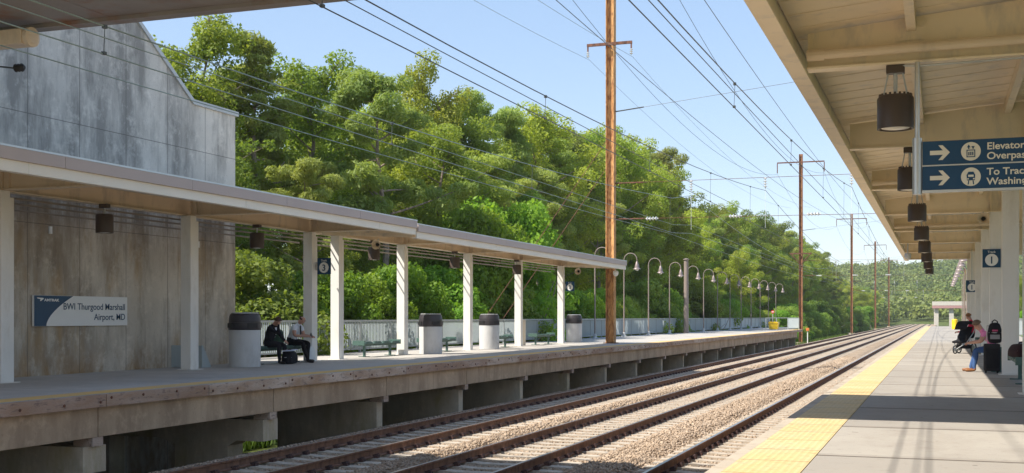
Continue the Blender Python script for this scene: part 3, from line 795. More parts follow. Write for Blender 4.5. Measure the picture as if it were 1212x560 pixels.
# ------------------------------------------------------------------ lamps
ORD = ['first', 'second', 'third', 'fourth', 'fifth', 'sixth', 'seventh', 'eighth', 'ninth', 'tenth', 'eleventh', 'twelfth', 'thirteenth', 'fourteenth', 'fifteenth', 'sixteenth', 'seventeenth']
def gooseneck():
    r = thing('gooseneck_lamp', 'x', 'lamp post')
    b = MB(); b.lathe([(.20, 0.001), (.20, .05), (.11, .08), (.10, .25), (.06, .28)], (0,0,0), 14); b.build('base', M['galv'], r)
    p = [(0, 0, .2), (0, 0, 4.85)] + [(.42-.42*math.cos(a), 0, 4.85+.42*math.sin(a)) for a in [math.pi*k/10 for k in range(1, 11)]] + [(.84, 0, 4.72)]
    b = MB(); b.tube(p[:2], [.046, .036], 10); b.tube(p[1:], .028, 10); b.build('pole', M['lamppost'], r, smooth=True)
    b = MB(); b.lathe([(.05, .0), (.07, -.03), (.10, -.16), (.13, -.22), (.145, -.38), (.23, -.46), (.24, -.49), (.225, -.49), (.14, -.40)], (.84, 0, 4.74), 20); b.build('lamp_shade', M['bell'], r, smooth=True)
    b = MB(); b.lathe([(.10, -.44), (.13, -.50), (.08, -.56), (.02, -.58)], (.84, 0, 4.74), 14); b.build('bulb_globe', M['lens'], r, smooth=True)
    return r
g0 = gooseneck(); ks = [66+6.7*k for k in range(13)]
for k, y in enumerate(ks):
    lab = 'gooseneck lamp post on the left platform, %s from the canopy end' % ORD[k]
    if k == 0: g0.location = (-18.75, y, 0); g0['label'] = lab; g0['group'] = 'gooseneck lamps on the left platform'
    else: dup(g0, (-18.75, y, 0), 0, lab)
for k in range(9):
    o = dup(g0, (2.05, 68+6.7*k, 0), math.pi, 'gooseneck lamp post on the right platform, %s beyond the canopy end' % ORD[k]); o['group'] = 'gooseneck lamps on the right platform'

def pendant(big):
    r = thing('pendant_lamp', 'x', 'hanging lamp')
    R_, h = (.20, .375) if big else (.185, .40)
    top = -.345 if big else -.22
    b = MB(); b.box(-.10, .10, -.07, .07, -.09, -.001, .01); b.build('junction_box', M['dkbrown'], r)
    b = MB(); b.tube([(0, 0, -.09), (0, 0, top)], .022, 8)
    if big:
        for s_ in (-1, 1): b.tube([(s_*.08, 0, -.09), (s_*.13, 0, top)], .010, 6)
    b.build('stem', M['galv'], r)
    pts = [(R_*.9, top), (R_, top-.03), (R_, top-h), (R_-.02, top-h), (R_-.02, top-h+.03)]
    b = MB(); b.lathe(pts, (0,0,0), 40)
    if big:
        for k in range(20):
            a = 2*math.pi*k/20; b.box(math.cos(a)*(R_-.03)-.012, math.cos(a)*(R_-.03)+.012, math.sin(a)*(R_-.03)-.012, math.sin(a)*(R_-.03)+.012, top, top+.02)
    b.build('lamp_shade', M['dkbrown'], r, smooth=True)
    b = MB(); b.lathe([(R_-.03, 0), (R_-.05, -.02), (.02, -.035)], (0, 0, top-h+.029), 24); b.build('lens', M['lens'], r, smooth=True)
    return r
pb = pendant(True)
for k, by in enumerate(BT[2:]):
    lab = 'brown drum pendant lamp under the right canopy, %s one from the blue direction sign' % ORD[k] if k else 'largest brown drum pendant lamp, hanging beside the blue direction sign'
    if k == 0: pb.location = (-.47, by, 4.11); pb['label'] = lab; pb['group'] = 'pendant lamps under the right canopy'
    else: dup(pb, (-.47, by, 4.11), 0, lab)
ps = pendant(False)
LT = [20.8, 26.8, 33.6, 40.2, 47.0, 51.0]
for k, y in enumerate(LT[:5]):
    lab = 'small brown drum lamp under the left canopy, %s from the station name sign' % ORD[k]
    loc = (CX+.08, y, 3.672)
    if k == 0: ps.location = loc; ps['label'] = lab; ps['group'] = 'drum lamps under the left canopy'
    else: dup(ps, loc, 0, lab)

# ------------------------------------------------------------------ writing and signs
def text(name, body, size, loc, facing, mat, parent, origin, align='LEFT', bold=.0, sx=1.0, depth=.002):
    cu = bpy.data.curves.new('t', 'FONT'); cu.body = body; cu.size = size; cu.align_x = align; cu.extrude = depth/2; cu.offset = bold; cu.space_line = .86
    o = bpy.data.objects.new('t', cu); COL.objects.link(o)
    dg = bpy.context.evaluated_depsgraph_get(); me = bpy.data.meshes.new_from_object(o.evaluated_get(dg)); bpy.data.objects.remove(o)
    rot = Matrix.Rotation(math.radians(90), 4, 'X')
    if facing == '+x': rot = Matrix.Rotation(math.radians(90), 4, 'Z') @ rot
    me.transform(Matrix.Translation(Vector(loc)-Vector(origin)) @ rot @ Matrix.Diagonal((sx, 1, 1, 1)))
    me.materials.clear(); me.materials.append(mat)
    q = bpy.data.objects.new(name, me); COL.objects.link(q); q.parent = parent; return q

# station name sign on the tower wall
sx0, sy0, sy1, sz0, sz1 = TX+.075, 20.05, 23.1, 1.06, 1.72
root = thing('station_name_sign', 'white and blue station name sign reading BWI Thurgood Marshall Airport, MD on the concrete wall', 'sign', (TX+.05, (sy0+sy1)/2, sz0)); og = (TX+.05, (sy0+sy1)/2, sz0)
b = MB(); b.box(TX+.02, sx0, sy0, sy1, sz0, sz1); b.build('panel', M['white'], root, og)
b = MB()
cur = [(sy0+.36+.84*((k/12.0)**1.7)*1.0, sz0+.004+(sz1-sz0-.008)*(k/12.0)) for k in range(13)]
b.prism([(sy0+.004, sz0+.004)] + cur + [(sy0+.004, sz1-.004)], sx0+.001, sx0+.004, 'x'); b.build('blue_field', M['blue'], root, og)
text('lettering', 'BWI Thurgood Marshall', .205, (sx0+.004, sy1-.08, sz0+.36), '+x', M['blue'], root, og, 'RIGHT', .0012, 1.04)
text('lettering', 'Airport, MD', .205, (sx0+.004, sy1-.08, sz0+.13), '+x', M['blue'], root, og, 'RIGHT', .0012, 1.04)
text('lettering', 'AMTRAK', .075, (sx0+.006, sy0+.30, sz1-.125), '+x', M['white'], root, og, 'LEFT', .003, 1.5)
b = MB(); b.prism([(sy0+.08, sz1-.05), (sy0+.27, sz1-.055), (sy0+.285, sz1-.075), (sy0+.20, sz1-.125), (sy0+.17, sz1-.12), (sy0+.19, sz1-.085), (sy0+.10, sz1-.068)], sx0+.005, sx0+.007, 'x'); b.build('emblem', M['white'], root, og)

# hanging direction sign under the right canopy
DY = 14.0
root = thing('direction_sign', 'blue hanging direction sign with white arrows reading Elevator, Overpass and To Track, Washington', 'sign', (-.235, DY, 2.66)); og = (-.235, DY, 2.66)
b = MB(); b.tube([(-.235, DY, 3.20), (-.235, DY, 4.112)], .028, 12); b.tube([(1.98, DY, 3.20), (1.98, DY, 4.17)], .028, 12); b.build('hanger', M['silver'], root, og, smooth=True)
for xx in (-.235, 1.98):
    b = MB(); b.tube([(xx, DY, 2.63), (xx, DY, 3.26)], .052, 16); b.build('end_post', M['silver'], root, og, smooth=True)
b = MB(); b.box(-.182, 1.928, DY-.03, DY+.03, 2.645, 2.672); b.box(-.182, 1.928, DY-.026, DY+.026, 2.938, 2.952); b.build('frame', M['silver'], root, og)
fy = DY-.024
for pz, l1, l2, kind in ((2.954, 'Elevator,', 'Overpass', 'lift'), (2.674, 'To Tracks 2, 3', 'Washington', 'train')):
    b = MB(); b.box(-.18, 1.926, DY-.022, DY+.022, pz, pz+.262); pn = b.build('panel', M['blue'], root, og)
    cz = pz+.131
    b = MB(); b.prism([(-.10, cz-.024), (.035, cz-.024), (-.012, cz-.082), (.032, cz-.082), (.108, cz), (.032, cz+.082), (-.012, cz+.082), (.035, cz+.024), (-.10, cz+.024)], fy, fy-.003, 'y'); b.build('arrow', M['cream'], pn, og)
    b = MB(); b.lathe([(.102, 0), (.102, -.003)], (.325, fy, cz), 32, 'y'); b.build('disc', M['cream'], pn, og)
    b = MB(); yy0, yy1 = fy-.0035, fy-.006
    if kind == 'lift':
        b.prism([(.28, cz-.065), (.37, cz-.065), (.37, cz+.018), (.28, cz+.018)], yy0, yy1, 'y')
        for s_, up in ((-1, 1), (1, -1)):
            x_ = .325+s_*.022; z_ = cz+.05
            b.prism([(x_-.018, z_-.006*up), (x_+.018, z_-.006*up), (x_, z_+.026*up)], yy0, yy1, 'y'); b.prism([(x_-.006, z_-.024), (x_+.006, z_-.024), (x_+.006, z_+.002), (x_-.006, z_+.002)], yy0-.0002, yy1-.0002, 'y')
    else:
        b.prism([(.285, cz-.04), (.365, cz-.04), (.37, cz+.02), (.35, cz+.055), (.30, cz+.055), (.28, cz+.02)], yy0, yy1, 'y')
        for s_ in (-1, 1): b.prism([(.325+s_*.034, cz-.085), (.325+s_*.022, cz-.085), (.325+s_*.016, cz-.042), (.325+s_*.028, cz-.042)], yy0, yy1, 'y')
    b.build('pictogram', M['blue'], pn, og)
    b = MB(); a0, a1 = fy-.0065, fy-.008
    if kind == 'lift':
        b.prism([(.29, cz-.055), (.36, cz-.055), (.36, cz+.008), (.29, cz+.008)], a0, a1, 'y')
    else:
        b.prism([(.297, cz-.002), (.353, cz-.002), (.353, cz+.022), (.297, cz+.022)], a0, a1, 'y')
        for s_ in (-1, 1): b.prism([(.325+s_*.03-.008, cz-.03), (.325+s_*.03+.008, cz-.03), (.325+s_*.03+.008, cz-.016), (.325+s_*.03-.008, cz-.016)], a0, a1, 'y')
    b.build('pictogram_detail', M['cream'], pn, og)
    if kind == 'lift':
        b = MB()
        for k in range(3): b.prism([(.298+k*.02, cz-.045), (.311+k*.02, cz-.045), (.311+k*.02, cz-.006), (.298+k*.02, cz-.006)], a1-.0005, a1-.002, 'y')
        b.build('pictogram_detail', M['blue'], pn, og)
    text('lettering', l1, .108, (.487, fy-.001, pz+.145), '-y', M['cream'], pn, og, 'LEFT', .002, 1.06)
    text('lettering', l2, .108, (.487, fy-.001, pz+.038), '-y', M['cream'], pn, og, 'LEFT', .002, 1.06)

def track_sign(loc, num, label, s=1.0):
    x, y, z = loc
    root = thing('track_number_sign', label, 'sign', loc)
    b = MB(); b.box(-.23*s, .23*s, -.015, .015, -.25*s, .25*s); b.build('panel', M['blue'], root)
    b = MB(); b.lathe([(.165*s, 0), (.165*s, -.003)], (0, -.0155, -.045*s), 28, 'y'); b.build('disc', M['white'], root)
    text('lettering', 'Track', .085*s, (0, -.0165, .145*s), '-y', M['white'], root, (0,0,0), 'CENTER', .001)
    text('number', num, .27*s, (0, -.0195, -.14*s), '-y', M['blue'], root, (0,0,0), 'CENTER', .004)
    return root
t1 = track_sign((1.33, BT[5]-.16, 2.85), '1', 'nearer of the two blue and white track number 1 signs under the right canopy')
b = MB(); b.box(-.03, .03, .016, .045, -.2, .2); b.build('bracket', M['silver'], t1)
t2 = track_sign((1.28, 53.4, 2.55), '1', 'blue and white track number 1 sign farther along the right platform')
b = MB(); b.tube([(0, .03, .24), (0, .03, 1.56)], .02, 8); b.build('bracket', M['silver'], t2)
t3 = track_sign((CX+.42, CT[2]+.02, 2.70), '3', 'blue and white track number 3 sign beside the paired columns of the left canopy', .92)
b = MB(); b.box(-.30, -.215, -.01, .01, -.12, .12); b.build('bracket', M['silver'], t3)
t4 = track_sign((CX+.42, CT[-1]+.02, 2.70), '3', 'blue and white track number 3 sign on the last column of the left canopy', .92)
b = MB(); b.box(-.30, -.215, -.01, .01, -.12, .12); b.build('bracket', M['silver'], t4)

# loudspeakers and dome cameras
def horn(loc, rz, label, grp=None):
    r = thing('loudspeaker', label, 'loudspeaker', loc, rz, grp)
    b = MB(); b.lathe([(.04, .22), (.07, .16), (.15, 0), (.155, -.01), (.14, -.008), (.05, .12)], (0,0,0), 20, 'y'); b.build('horn', M['paint_tan'], r, smooth=True)
    b = MB(); b.lathe([(.055, 0), (.055, -.02), (.03, -.05)], (0, .10, 0), 14, 'y'); b.build('driver', M['black'], r, smooth=True)
    b = MB(); b.box(-.015, .015, .16, .2, .05, .20); b.build('bracket', M['galv'], r)
    return r
horn((1.12, BT[5]-.28, 3.93), 0, 'round horn loudspeaker under the right canopy beam')
horn((CX+.5, 32.9, 3.49), 0, 'horn loudspeaker just past the paired columns under the left canopy')
horn((CX+.7, 53.9, 3.42), 0, 'horn loudspeaker at the far end of the left canopy')
r = thing('dome_camera', 'white dome camera hanging from the right canopy edge', 'camera', (-1.15, BT[7]-.4, 3.6))
b = MB(); b.tube([(0, 0, .12), (0, 0, .5)], .025, 8); b.build('stem', M['galv'], r)
b = MB(); b.lathe([(.05, .14), (.12, .10), (.13, 0), (.11, -.07), (.06, -.12), (.01, -.14)], (0,0,0), 18); b.build('dome', M['galv'], r, smooth=True)
r = thing('dome_camera', 'white dome camera under the far corner of the left canopy', 'camera', (FX-.4, 53.9, 3.3))
b = MB(); b.tube([(0, 0, .12), (0, 0, .33)], .025, 8); b.build('stem', M['galv'], r)
b = MB(); b.lathe([(.05, .14), (.12, .10), (.13, 0), (.11, -.07), (.06, -.12), (.01, -.14)], (0,0,0), 18); b.build('dome', M['white'], r, smooth=True)

# ------------------------------------------------------------------ litter bins, benches, boxes
def litter_bin():
    r = thing('litter_bin', 'x', 'litter bin')
    b = MB(); b.lathe([(.385, 0.001), (.39, .03), (.395, .9), (.39, .93)], (0,0,0), 36); b.build('body', M['binbody'], r, smooth=True)
    b = MB(); b.lathe([(.40, .931), (.41, .95), (.405, 1.12), (.395, 1.125), (.395, 1.15), (.40, 1.155), (.385, 1.27), (.37, 1.32), (.33, 1.34)], (0,0,0), 36); l = b.build('lid', M['binlid'], r, smooth=True)
    for a in (-.5, 1.07, 2.64, 4.2):
        b = MB(); m_ = Matrix.Rotation(a, 3, 'Z'); q = MB().box(.30, .412, -.13, .13, .985, 1.10); b.add([(m_ @ Vector(p))[:] for p in q.v], q.f); b.build('opening', M['black'], l)
    b = MB(); b.lathe([(.345, 1.341), (.35, 1.36), (.31, 1.372), (.02, 1.374)], (0,0,0), 30); b.build('ring', M['galv'], r, smooth=True)
    return r
M['binbody'] = plain('bin_body', (0.55, 0.55, 0.55), 0.6, var=0.06, scale=1.5, bump=0.05, bs=120, dirt=(0.47, 0.46, 0.45))
lb = litter_bin()
for k, (x, y, lab) in enumerate(((-16.5, 25.8, 'grey litter bin with dark lid standing beside the two seated men'), (-16.3, 36.95, 'grey litter bin with dark lid by the nearest empty bench on the left platform'), (-16.6, 43.3, 'grey litter bin with dark lid between two benches under the left canopy'), (-16.95, 55.9, 'grey litter bin with dark lid at the far end of the left canopy'))):
    if k == 0: lb.location = (x, y, 0); lb['label'] = lab; lb['group'] = 'litter bins on the left platform'
    else: dup(lb, (x, y, 0), R.uniform(-.5, .5), lab)
def bench(L=2.6):
    r = thing('bench', 'x', 'bench')
    b = MB(); n = 4
    for k in range(n):
        a = -L/2+k*L/n; b.box(-.20, .20, a+.03, a+L/n-.03, .405, .44, .012); b.box(-.20, -.16, a+.09, a+L/n-.09, .441, .475, .012); b.box(.16, .20, a+.09, a+L/n-.09, .441, .475, .012)
    b.build('seat', M['green'], r)
    b = MB(); b.box(-.04, .04, -L/2+.02, L/2-.02, .345, .404); b.build('beam', M['green'], r)
    for s_ in (-1, 1):
        b = MB(); yy = s_*(L/2-.38); b.box(-.035, .035, yy-.035, yy+.035, .02, .344); b.box(-.19, .19, yy-.03, yy+.03, .001, .022); b.build('leg', M['green'], r)
    for s_ in (-1, 1):
        b = MB(); yy = s_*(L/2); b.box(-.21, .21, yy-.02, yy+.02, .37, .52, .008); b.build('end_plate', M['green'], r)
    return r
be = bench()
bl = [(-17.0, 28.1, 'dark green bench under the two seated men'), (-16.95, 34.2, 'empty dark green bench before the second litter bin on the left platform'), (-17.05, 39.2, 'empty dark green bench between the second and third litter bins'), (-17.05, 45.4, 'empty dark green bench just past the third litter bin'), (-17.05, 51.2, 'empty dark green bench beside the tan cabinet and the last canopy column')]
for k, (x, y, lab) in enumerate(bl):
    if k == 0: be.location = (x, y, 0); be['label'] = lab; be['group'] = 'green benches'
    else: dup(be, (x, y, 0), 0, lab)
for (x, y, lab) in ((1.52, BT[3]+3.9, 'dark bench between the right canopy columns with a dark bag lying on it'), (1.30, BT[4]+2.2, 'dark bench carrying the man in the pink shirt'), (1.42, 44.6, 'dark bench carrying the woman beside the stroller')): dup(be, (x, y, 0), 0, lab)
r = thing('cabinet', 'narrow tan cabinet standing by a column of the left canopy', 'cabinet', (-17.3, 49.0, 0))
b = MB(); b.box(-.16, .16, -.2, .2, .002, 1.12, .015); b.build('body', M['paint_tan'], r)
b = MB(); b.box(.161, .17, -.17, .17, .08, 1.05); b.build('door', M['paint_tan'], r)
b = MB(); b.box(-.18, .18, -.22, .22, 1.121, 1.15); b.build('cap', M['galv'], r)
r = thing('salt_bin', 'yellow grit box near the far end of the left platform', 'grit box', (-15.1, 116.5, 0))
b = MB(); b.prism([(-.38, .05), (.38, .05), (.45, .62), (-.45, .62)], -.55, .55, 'y'); b.build('body', M['yellowpl'], r)
b = MB(); b.prism([(-.48, .621), (.48, .621), (.40, .76), (-.40, .80)], -.6, .6, 'y'); b.build('lid', M['yellowpl'], r)
r = thing('warning_sign', 'red round signal disc on a short post at the far end of the left platform', 'sign', (-15.6, 119.5, 0))
b = MB(); b.tube([(0, 0, .001), (0, 0, 1.9)], .03, 8); b.build('post', M['galv'], r)
b = MB(); b.lathe([(.17, 0), (.17, .02)], (0, -.06, 1.75), 20, 'y'); b.build('disc', M['red'], r)
b = MB(); b.prism([(-.1, 1.71), (.1, 1.71), (.1, 1.79), (-.1, 1.79)], -.065, -.063, 'y'); b.build('bar', M['white'], r)
r = thing('litter_barrel', 'yellow barrel far along the right platform', 'barrel', (1.45, 128, 0))
b = MB(); b.lathe([(.27, .001), (.29, .3), (.27, .33), (.29, .6), (.27, .9)], (0,0,0), 18); b.build('body', M['yellowpl'], r, smooth=True)
b = MB(); b.lathe([(.29, .901), (.25, 1.0), (.1, 1.05)], (0,0,0), 18); b.build('lid', M['yellowpl'], r, smooth=True)
r = thing('switch_stand', 'small orange topped marker post on the grass past the left platform', 'marker post', (-13.4, 131, gz(-13.4, 131)))
b = MB(); b.tube([(0, 0, 0), (0, 0, 1.5)], .05, 8); b.build('post', M['white'], r)
b = MB(); b.box(-.16, .16, -.16, .16, 1.5, 1.8, .02); b.build('head', plain('orange_paint', (.65, .20, .05)), r)
r = thing('thick_light_pole', 'thick plain brown pole among the gooseneck lamps on the left platform', 'pole', (-18.2, 89.5, 0))
b = MB(); b.tube([(0, 0, .001), (0, 0, 5.6)], [.2, .17], 14); b.build('shaft', M['lamppost'], r, smooth=True)
b = MB(); b.lathe([(.24, 5.6), (.25, 5.66), (.05, 5.72)], (0,0,0), 14); b.build('cap', M['lamppost'], r, smooth=True)

# ------------------------------------------------------------------ people
SK = plain('skin', (0.52, 0.29, 0.21), 0.5, var=0.06, bump=0.02)
def cloth(name, c): return plain(name, c, 0.85, var=0.14, scale=6, bump=0.3, bs=90, spec=0.15)
def person(label, loc, rz, lean, hands, elbows, mats, hair, head_fwd=.5, knees=None, scale=1.0, bald=False, look=0.0, short=False):
    """one skinned body; tags per vertex choose the clothing zone: 0 skin 1 top 2 trousers 3 shoes"""
    root = thing('person', label, 'person', loc, rz); root.scale = (scale,)*3
    V = []; E_ = []; Rr = []; T = []
    def add(p, r, t, par=None):
        V.append(Vector(p)); Rr.append(r); T.append(t)
        if par is not None: E_.append((par, len(V)-1))
        return len(V)-1
    sl, cl = math.sin(lean), math.cos(lean)
    pel = add((0, -.02, .545), .135, 2)
    wa = add((0, -.02+.16*sl, .545+.17*cl), .13, 1, pel)
    ch = add((0, -.02+.36*sl, .545+.37*cl), .145, 1, wa)
    ub = add((0, -.02+.47*sl, .545+.47*cl), .10, 1, ch)
    hl = lean*.6+head_fwd
    nk = add(V[ub]+Vector((0, .09*math.sin(hl*.8), .09*math.cos(hl*.8))), .056, 0, ub)
    d = Vector((0, math.sin(hl), math.cos(hl))); fw = Vector((0, math.cos(hl), -math.sin(hl)))
    h1 = add(V[nk]+d*.075+fw*.02, .072, 0, nk)
    h2 = add(V[nk]+d*.145+fw*.012, .086, 0, h1)
    h3 = add(V[nk]+d*.20+fw*.0, .066, 0, h2)
    nose = add(V[h1]+d*.035+fw*.085, .014, 0, h1)
    jaw = add(V[h1]-d*.015+fw*.05, .034, 0, h1)
    for s_ in (-1, 1): add(V[h1]+d*.04+Vector((s_*.085, 0, 0))-fw*.01, .016, 0, h1)
    for i, s_ in enumerate((-1, 1)):
        sh = add(V[ch]+Vector((s_*.17, .07*sl, .09*cl)), .072, 1, ch)
        el = add(elbows[i], .047, 0 if short else 1, sh)
        if short: V.insert
        hd = Vector(hands[i]); wr = add(V[el].lerp(hd, .86), .030, 0 if short else 1, el)
        dirn = (hd-V[el]).normalized(); side = dirn.cross(Vector((0, 0, 1))).normalized(); dn = side.cross(dirn).normalized()
        pm = add(hd, .036, 0, wr)
        for k in range(4):
            o_ = side*((k-1.5)*.021)
            f1 = add(hd+dirn*.055+o_, .0105, 0, pm)
            f2 = add(hd+dirn*(.082+.008*(1-abs(k-1.2)))+o_+dn*-.018, .0095, 0, f1)
            add(hd+dirn*.085+o_+dn*-.045, .008, 0, f2)
        t1 = add(hd+side*(-s_*.04)+dirn*.02-dn*.01, .012, 0, pm); add(hd+side*(-s_*.05)+dirn*.055-dn*.025, .010, 0, t1)
        hp = add((s_*.095, .03, .535), .105, 2, pel)
        kn = Vector(knees[i][0]) if knees else Vector((s_*.14, .44, .50)); an = Vector(knees[i][1]) if knees else Vector((s_*.14, .45, .10))
        th = add(V[hp].lerp(kn, .5), .088, 2, hp); k_ = add(kn, .066, 2, th)
        cf = add(kn.lerp(an, .4)+Vector((0, -.02, 0)), .060, 2, k_); a_ = add(an, .046, 2, cf)
        hl_ = add(an+Vector((0, -.03, -.055)), .040, 3, a_); add(an+Vector((s_*.015, .10, -.06)), .042, 3, hl_) ; add(an+Vector((s_*.025, .19, -.068)), .032, 3, len(V)-1)
    me = bpy.data.meshes.new('b'); me.from_pydata([v[:] for v in V], E_, [])
    o = bpy.data.objects.new('b', me); COL.objects.link(o)
    sm = o.modifiers.new('s', 'SKIN'); sm.use_smooth_shade = True
    for i, sv in enumerate(me.skin_vertices[0].data): sv.radius = (Rr[i], Rr[i]*(.82 if T[i] in (1,) and i < 5 else 1)); sv.use_root = (i == 0)
    o.modifiers.new('u', 'SUBSURF').levels = 2; o.modifiers['u'].render_levels = 2
    dg = bpy.context.evaluated_depsgraph_get(); bm_ = bpy.data.meshes.new_from_object(o.evaluated_get(dg)); bpy.data.objects.remove(o)
    bm_.materials.clear()
    for m_ in mats: bm_.materials.append(m_)
    A = np.array([V[a][:] for a, _ in E_]); B = np.array([V[c_][:] for _, c_ in E_])
    te = np.array([T[c_] for _, c_ in E_]); ta = np.array([T[a] for a, _ in E_]); ra = np.array([(Rr[a]+Rr[c_])/2 for a, c_ in E_])
    C_ = np.array([p.center[:] for p in bm_.polygons]); AB = B-A; L2 = (AB**2).sum(1)
    k = np.clip(((C_[:, None]-A[None])*AB[None]).sum(2)/L2[None], 0, 1)
    D = np.linalg.norm(C_[:, None]-(A[None]+k[..., None]*AB[None]), axis=2)-ra[None]
    j = D.argmin(1); kk = k[np.arange(len(j)), j]
    mid = np.where(kk > .5, te[j], ta[j]) if not short else np.where(kk > .45, te[j], ta[j])
    bm_.polygons.foreach_set('material_index', mid.astype(np.int32)); bm_.polygons.foreach_set('use_smooth', [True]*len(bm_.polygons))
    body = bpy.data.objects.new('body', bm_); COL.objects.link(body); body.parent = root
    # hair cap
    hc = V[h2]+d*.012-fw*.012; b = MB(); vs_ = []; fs = []; nu, nv = 18, 9
    up = d if bald is False else d
    sd_ = Vector((1, 0, 0))
    for iv in range(nv+1):
        ph = iv/nv*math.pi*.60
        for iu in range(nu):
            a = 2*math.pi*iu/nu
            fr = max(0, math.cos(a))            # towards the face
            p2 = ph*(1-.42*fr) if not bald else math.pi*.47+ph*.32
            rr = .098+.005*math.sin(iu*2.3+iv*1.7)
            if bald: rr = .091
            if bald and fr > .25: rr = .075
            q = hc + (d*math.cos(p2)+(fw*math.cos(a)*1.08+sd_*math.sin(a)*.93)*math.sin(p2))*rr
            vs_.append(q[:])
    for iv in range(nv):
        for iu in range(nu): fs.append((iv*nu+iu, iv*nu+(iu+1) % nu, (iv+1)*nu+(iu+1) % nu, (iv+1)*nu+iu))
    b.add(vs_, fs); b.build('hair', hair, root, smooth=True)
    for s_ in (-1, 1):
        b = MB(); c_ = V[h1]+d*.065+fw*.072+Vector((s_*.032, 0, 0)); b.lathe([(.002, -.009), (.008, -.006), (.010, 0), (.008, .006), (.002, .009)], c_[:], 8); b.build('eye', M['black'], root, smooth=True)
    b = MB(); c_ = V[jaw]+fw*.030+d*.012; b.box(c_.x-.024, c_.x+.024, c_.y-.006, c_.y+.006, c_.z-.004, c_.z+.004, .002); b.build('mouth', plain('lips', (.36, .13, .11), bump=0), root)
    return root, V, dict(h2=h2, ch=ch, ub=ub, nk=nk)
dark = cloth('charcoal_suit', (.022, .022, .028)); blackt = cloth('black_trousers', (.014, .014, .018)); shoe = plain('black_leather', (.018, .016, .016), .35, bump=.05)
whites = cloth('white_shirt', (.74, .76, .80)); pink = cloth('pink_shirt', (.74, .24, .44)); jeans = cloth('blue_jeans', (.055, .11, .26)); brownsh = plain('brown_leather', (.24, .10, .035), .45, bump=.05)
redtop = cloth('red_top', (.55, .03, .07)); hairb = plain('brown_hair', (.075, .042, .024), .6, var=.3, scale=12, bump=.5); hairg = plain('greying_hair', (.15, .10, .065), .6, var=.35, scale=14, bump=.5); hairr = plain('auburn_hair', (.26, .11, .04), .6, var=.3, scale=12, bump=.5)
# the two men on the left platform face the tracks (+x)
m1, V1, i1 = person('man in a dark suit on the bench, leaning his face on his hand', (-16.95, 27.62, 0), -math.pi/2, .42, [(-.20, .43, .60), (.10, .395, 1.075)], [(-.26, .30, .68), (.17, .44, .80)], [SK, dark, dark, shoe], hairb, .45)
b = MB(); b.box(-.05, .05, .16, .17, 0, 0)
c0 = V1[i1['ch']]; b = MB(); b.prism([(-.045, c0.z+.10), (.045, c0.z+.10), (.012, c0.z-.10), (-.012, c0.z-.10)], c0.y+.118, c0.y+.128, 'y'); b.build('shirt_front', whites, m1)
m2, V2, i2 = person('bald man in a white short sleeved shirt and black trousers, holding a phone', (-16.98, 28.85, 0), -math.pi/2, .56, [(-.10, .58, .68), (.10, .58, .68)], [(-.24, .26, .70), (.24, .26, .70)], [SK, whites, blackt, shoe], hairb, .30, knees=[((-.15, .46, .50), (-.13, .44, .10)), ((.17, .47, .50), (.24, .66, .10))], bald=True, short=True, scale=1.06)
c0 = V2[i2['ch']]; b = MB(); b.prism([(-.02, c0.z+.11), (.02, c0.z+.11), (.035, c0.z-.14), (0, c0.z-.19), (-.035, c0.z-.14)], c0.y+.125, c0.y+.137, 'y'); b.build('tie', dark, m2)
for s_ in (-1, 1):
    b = MB(); u0 = V2[i2['ch']]+Vector((s_*.17, .03, .09)); b.box(u0.x-.05, u0.x+.05, u0.y-.03, u0.y+.03, u0.z+.06, u0.z+.085, .006); b.build('epaulette', dark, m2)
def phone(loc, label):
    r = thing('phone', label, 'phone', loc, 0); b = MB(); b.box(-.04, .04, -.006, .006, -.075, .075, .004); b.build('case', M['black'], r)
    b = MB(); b.box(-.034, .034, -.0075, -.0065, -.066, .066); b.build('screen', plain('dark_glass', (.03, .035, .05), .1, bump=0), r); return r
ph = phone((-16.98+.66, 28.85, .745), 'dark phone held in both hands by the bald man'); ph.rotation_euler = (0, math.radians(-40), math.pi/2)
# bag between the feet of the first man, with papers
def soft_bag(name, label, cat, loc, dims, mat, rz=0, handle=True, lean=0):
    r = thing(name, label, cat, loc, rz); x, y, z = dims
    bm = bmesh.new(); bmesh.ops.create_cube(bm, size=1); bmesh.ops.subdivide_edges(bm, edges=bm.edges[:], cuts=4, use_grid_fill=True)
    for v in bm.verts:
        p = v.co; k = 1-.28*max(0, p.z)*2*.8; n = p.normalized()*.62
        q = p.lerp(n, .38); rr = random.Random(int((p.x*97+p.y*57+p.z*31)*1000)).uniform(.96, 1.04)
        v.co = Vector((q.x*x*k*rr, q.y*y*k*rr+lean*(p.z+.5), (q.z+.5)*z))
    mz = min(v.co.z for v in bm.verts)
    for v in bm.verts: v.co.z = max(.002, v.co.z-mz*.9)
    me = bpy.data.meshes.new('body'); bm.to_mesh(me); bm.free(); me.materials.append(mat); smooth_mesh(me, 80)
    o = bpy.data.objects.new('body', me); COL.objects.link(o); o.parent = r
    md = o.modifiers.new('u', 'SUBSURF'); md.levels = 1; md.render_levels = 1
    if handle:
        b = MB(); b.tube([(-x*.22, 0, z*.9), (-x*.18, 0, z*1.12), (0, 0, z*1.2), (x*.18, 0, z*1.12), (x*.22, 0, z*.9)], .014, 6); b.build('handle', mat, r, smooth=True)
    b = MB(); b.tube([(-x*.44, -y*.4, z*.55), (0, -y*.53, z*.55), (x*.44, -y*.4, z*.55)], .010, 5); b.build('zip', M['galv'], r)
    return r
nylon = cloth('black_nylon', (.022, .022, .026)); greenb = cloth('green_canvas', (.045, .085, .06)); white_pl = plain('white_paper_bag', (.66, .68, .68), .7, bump=.1); brownl = cloth('dark_maroon_leather', (.035, .018, .020))
soft_bag('bag', 'black bag standing at the feet of the man in the dark suit', 'bag', (-16.34, 27.72, 0), (.34, .40, .33), nylon)
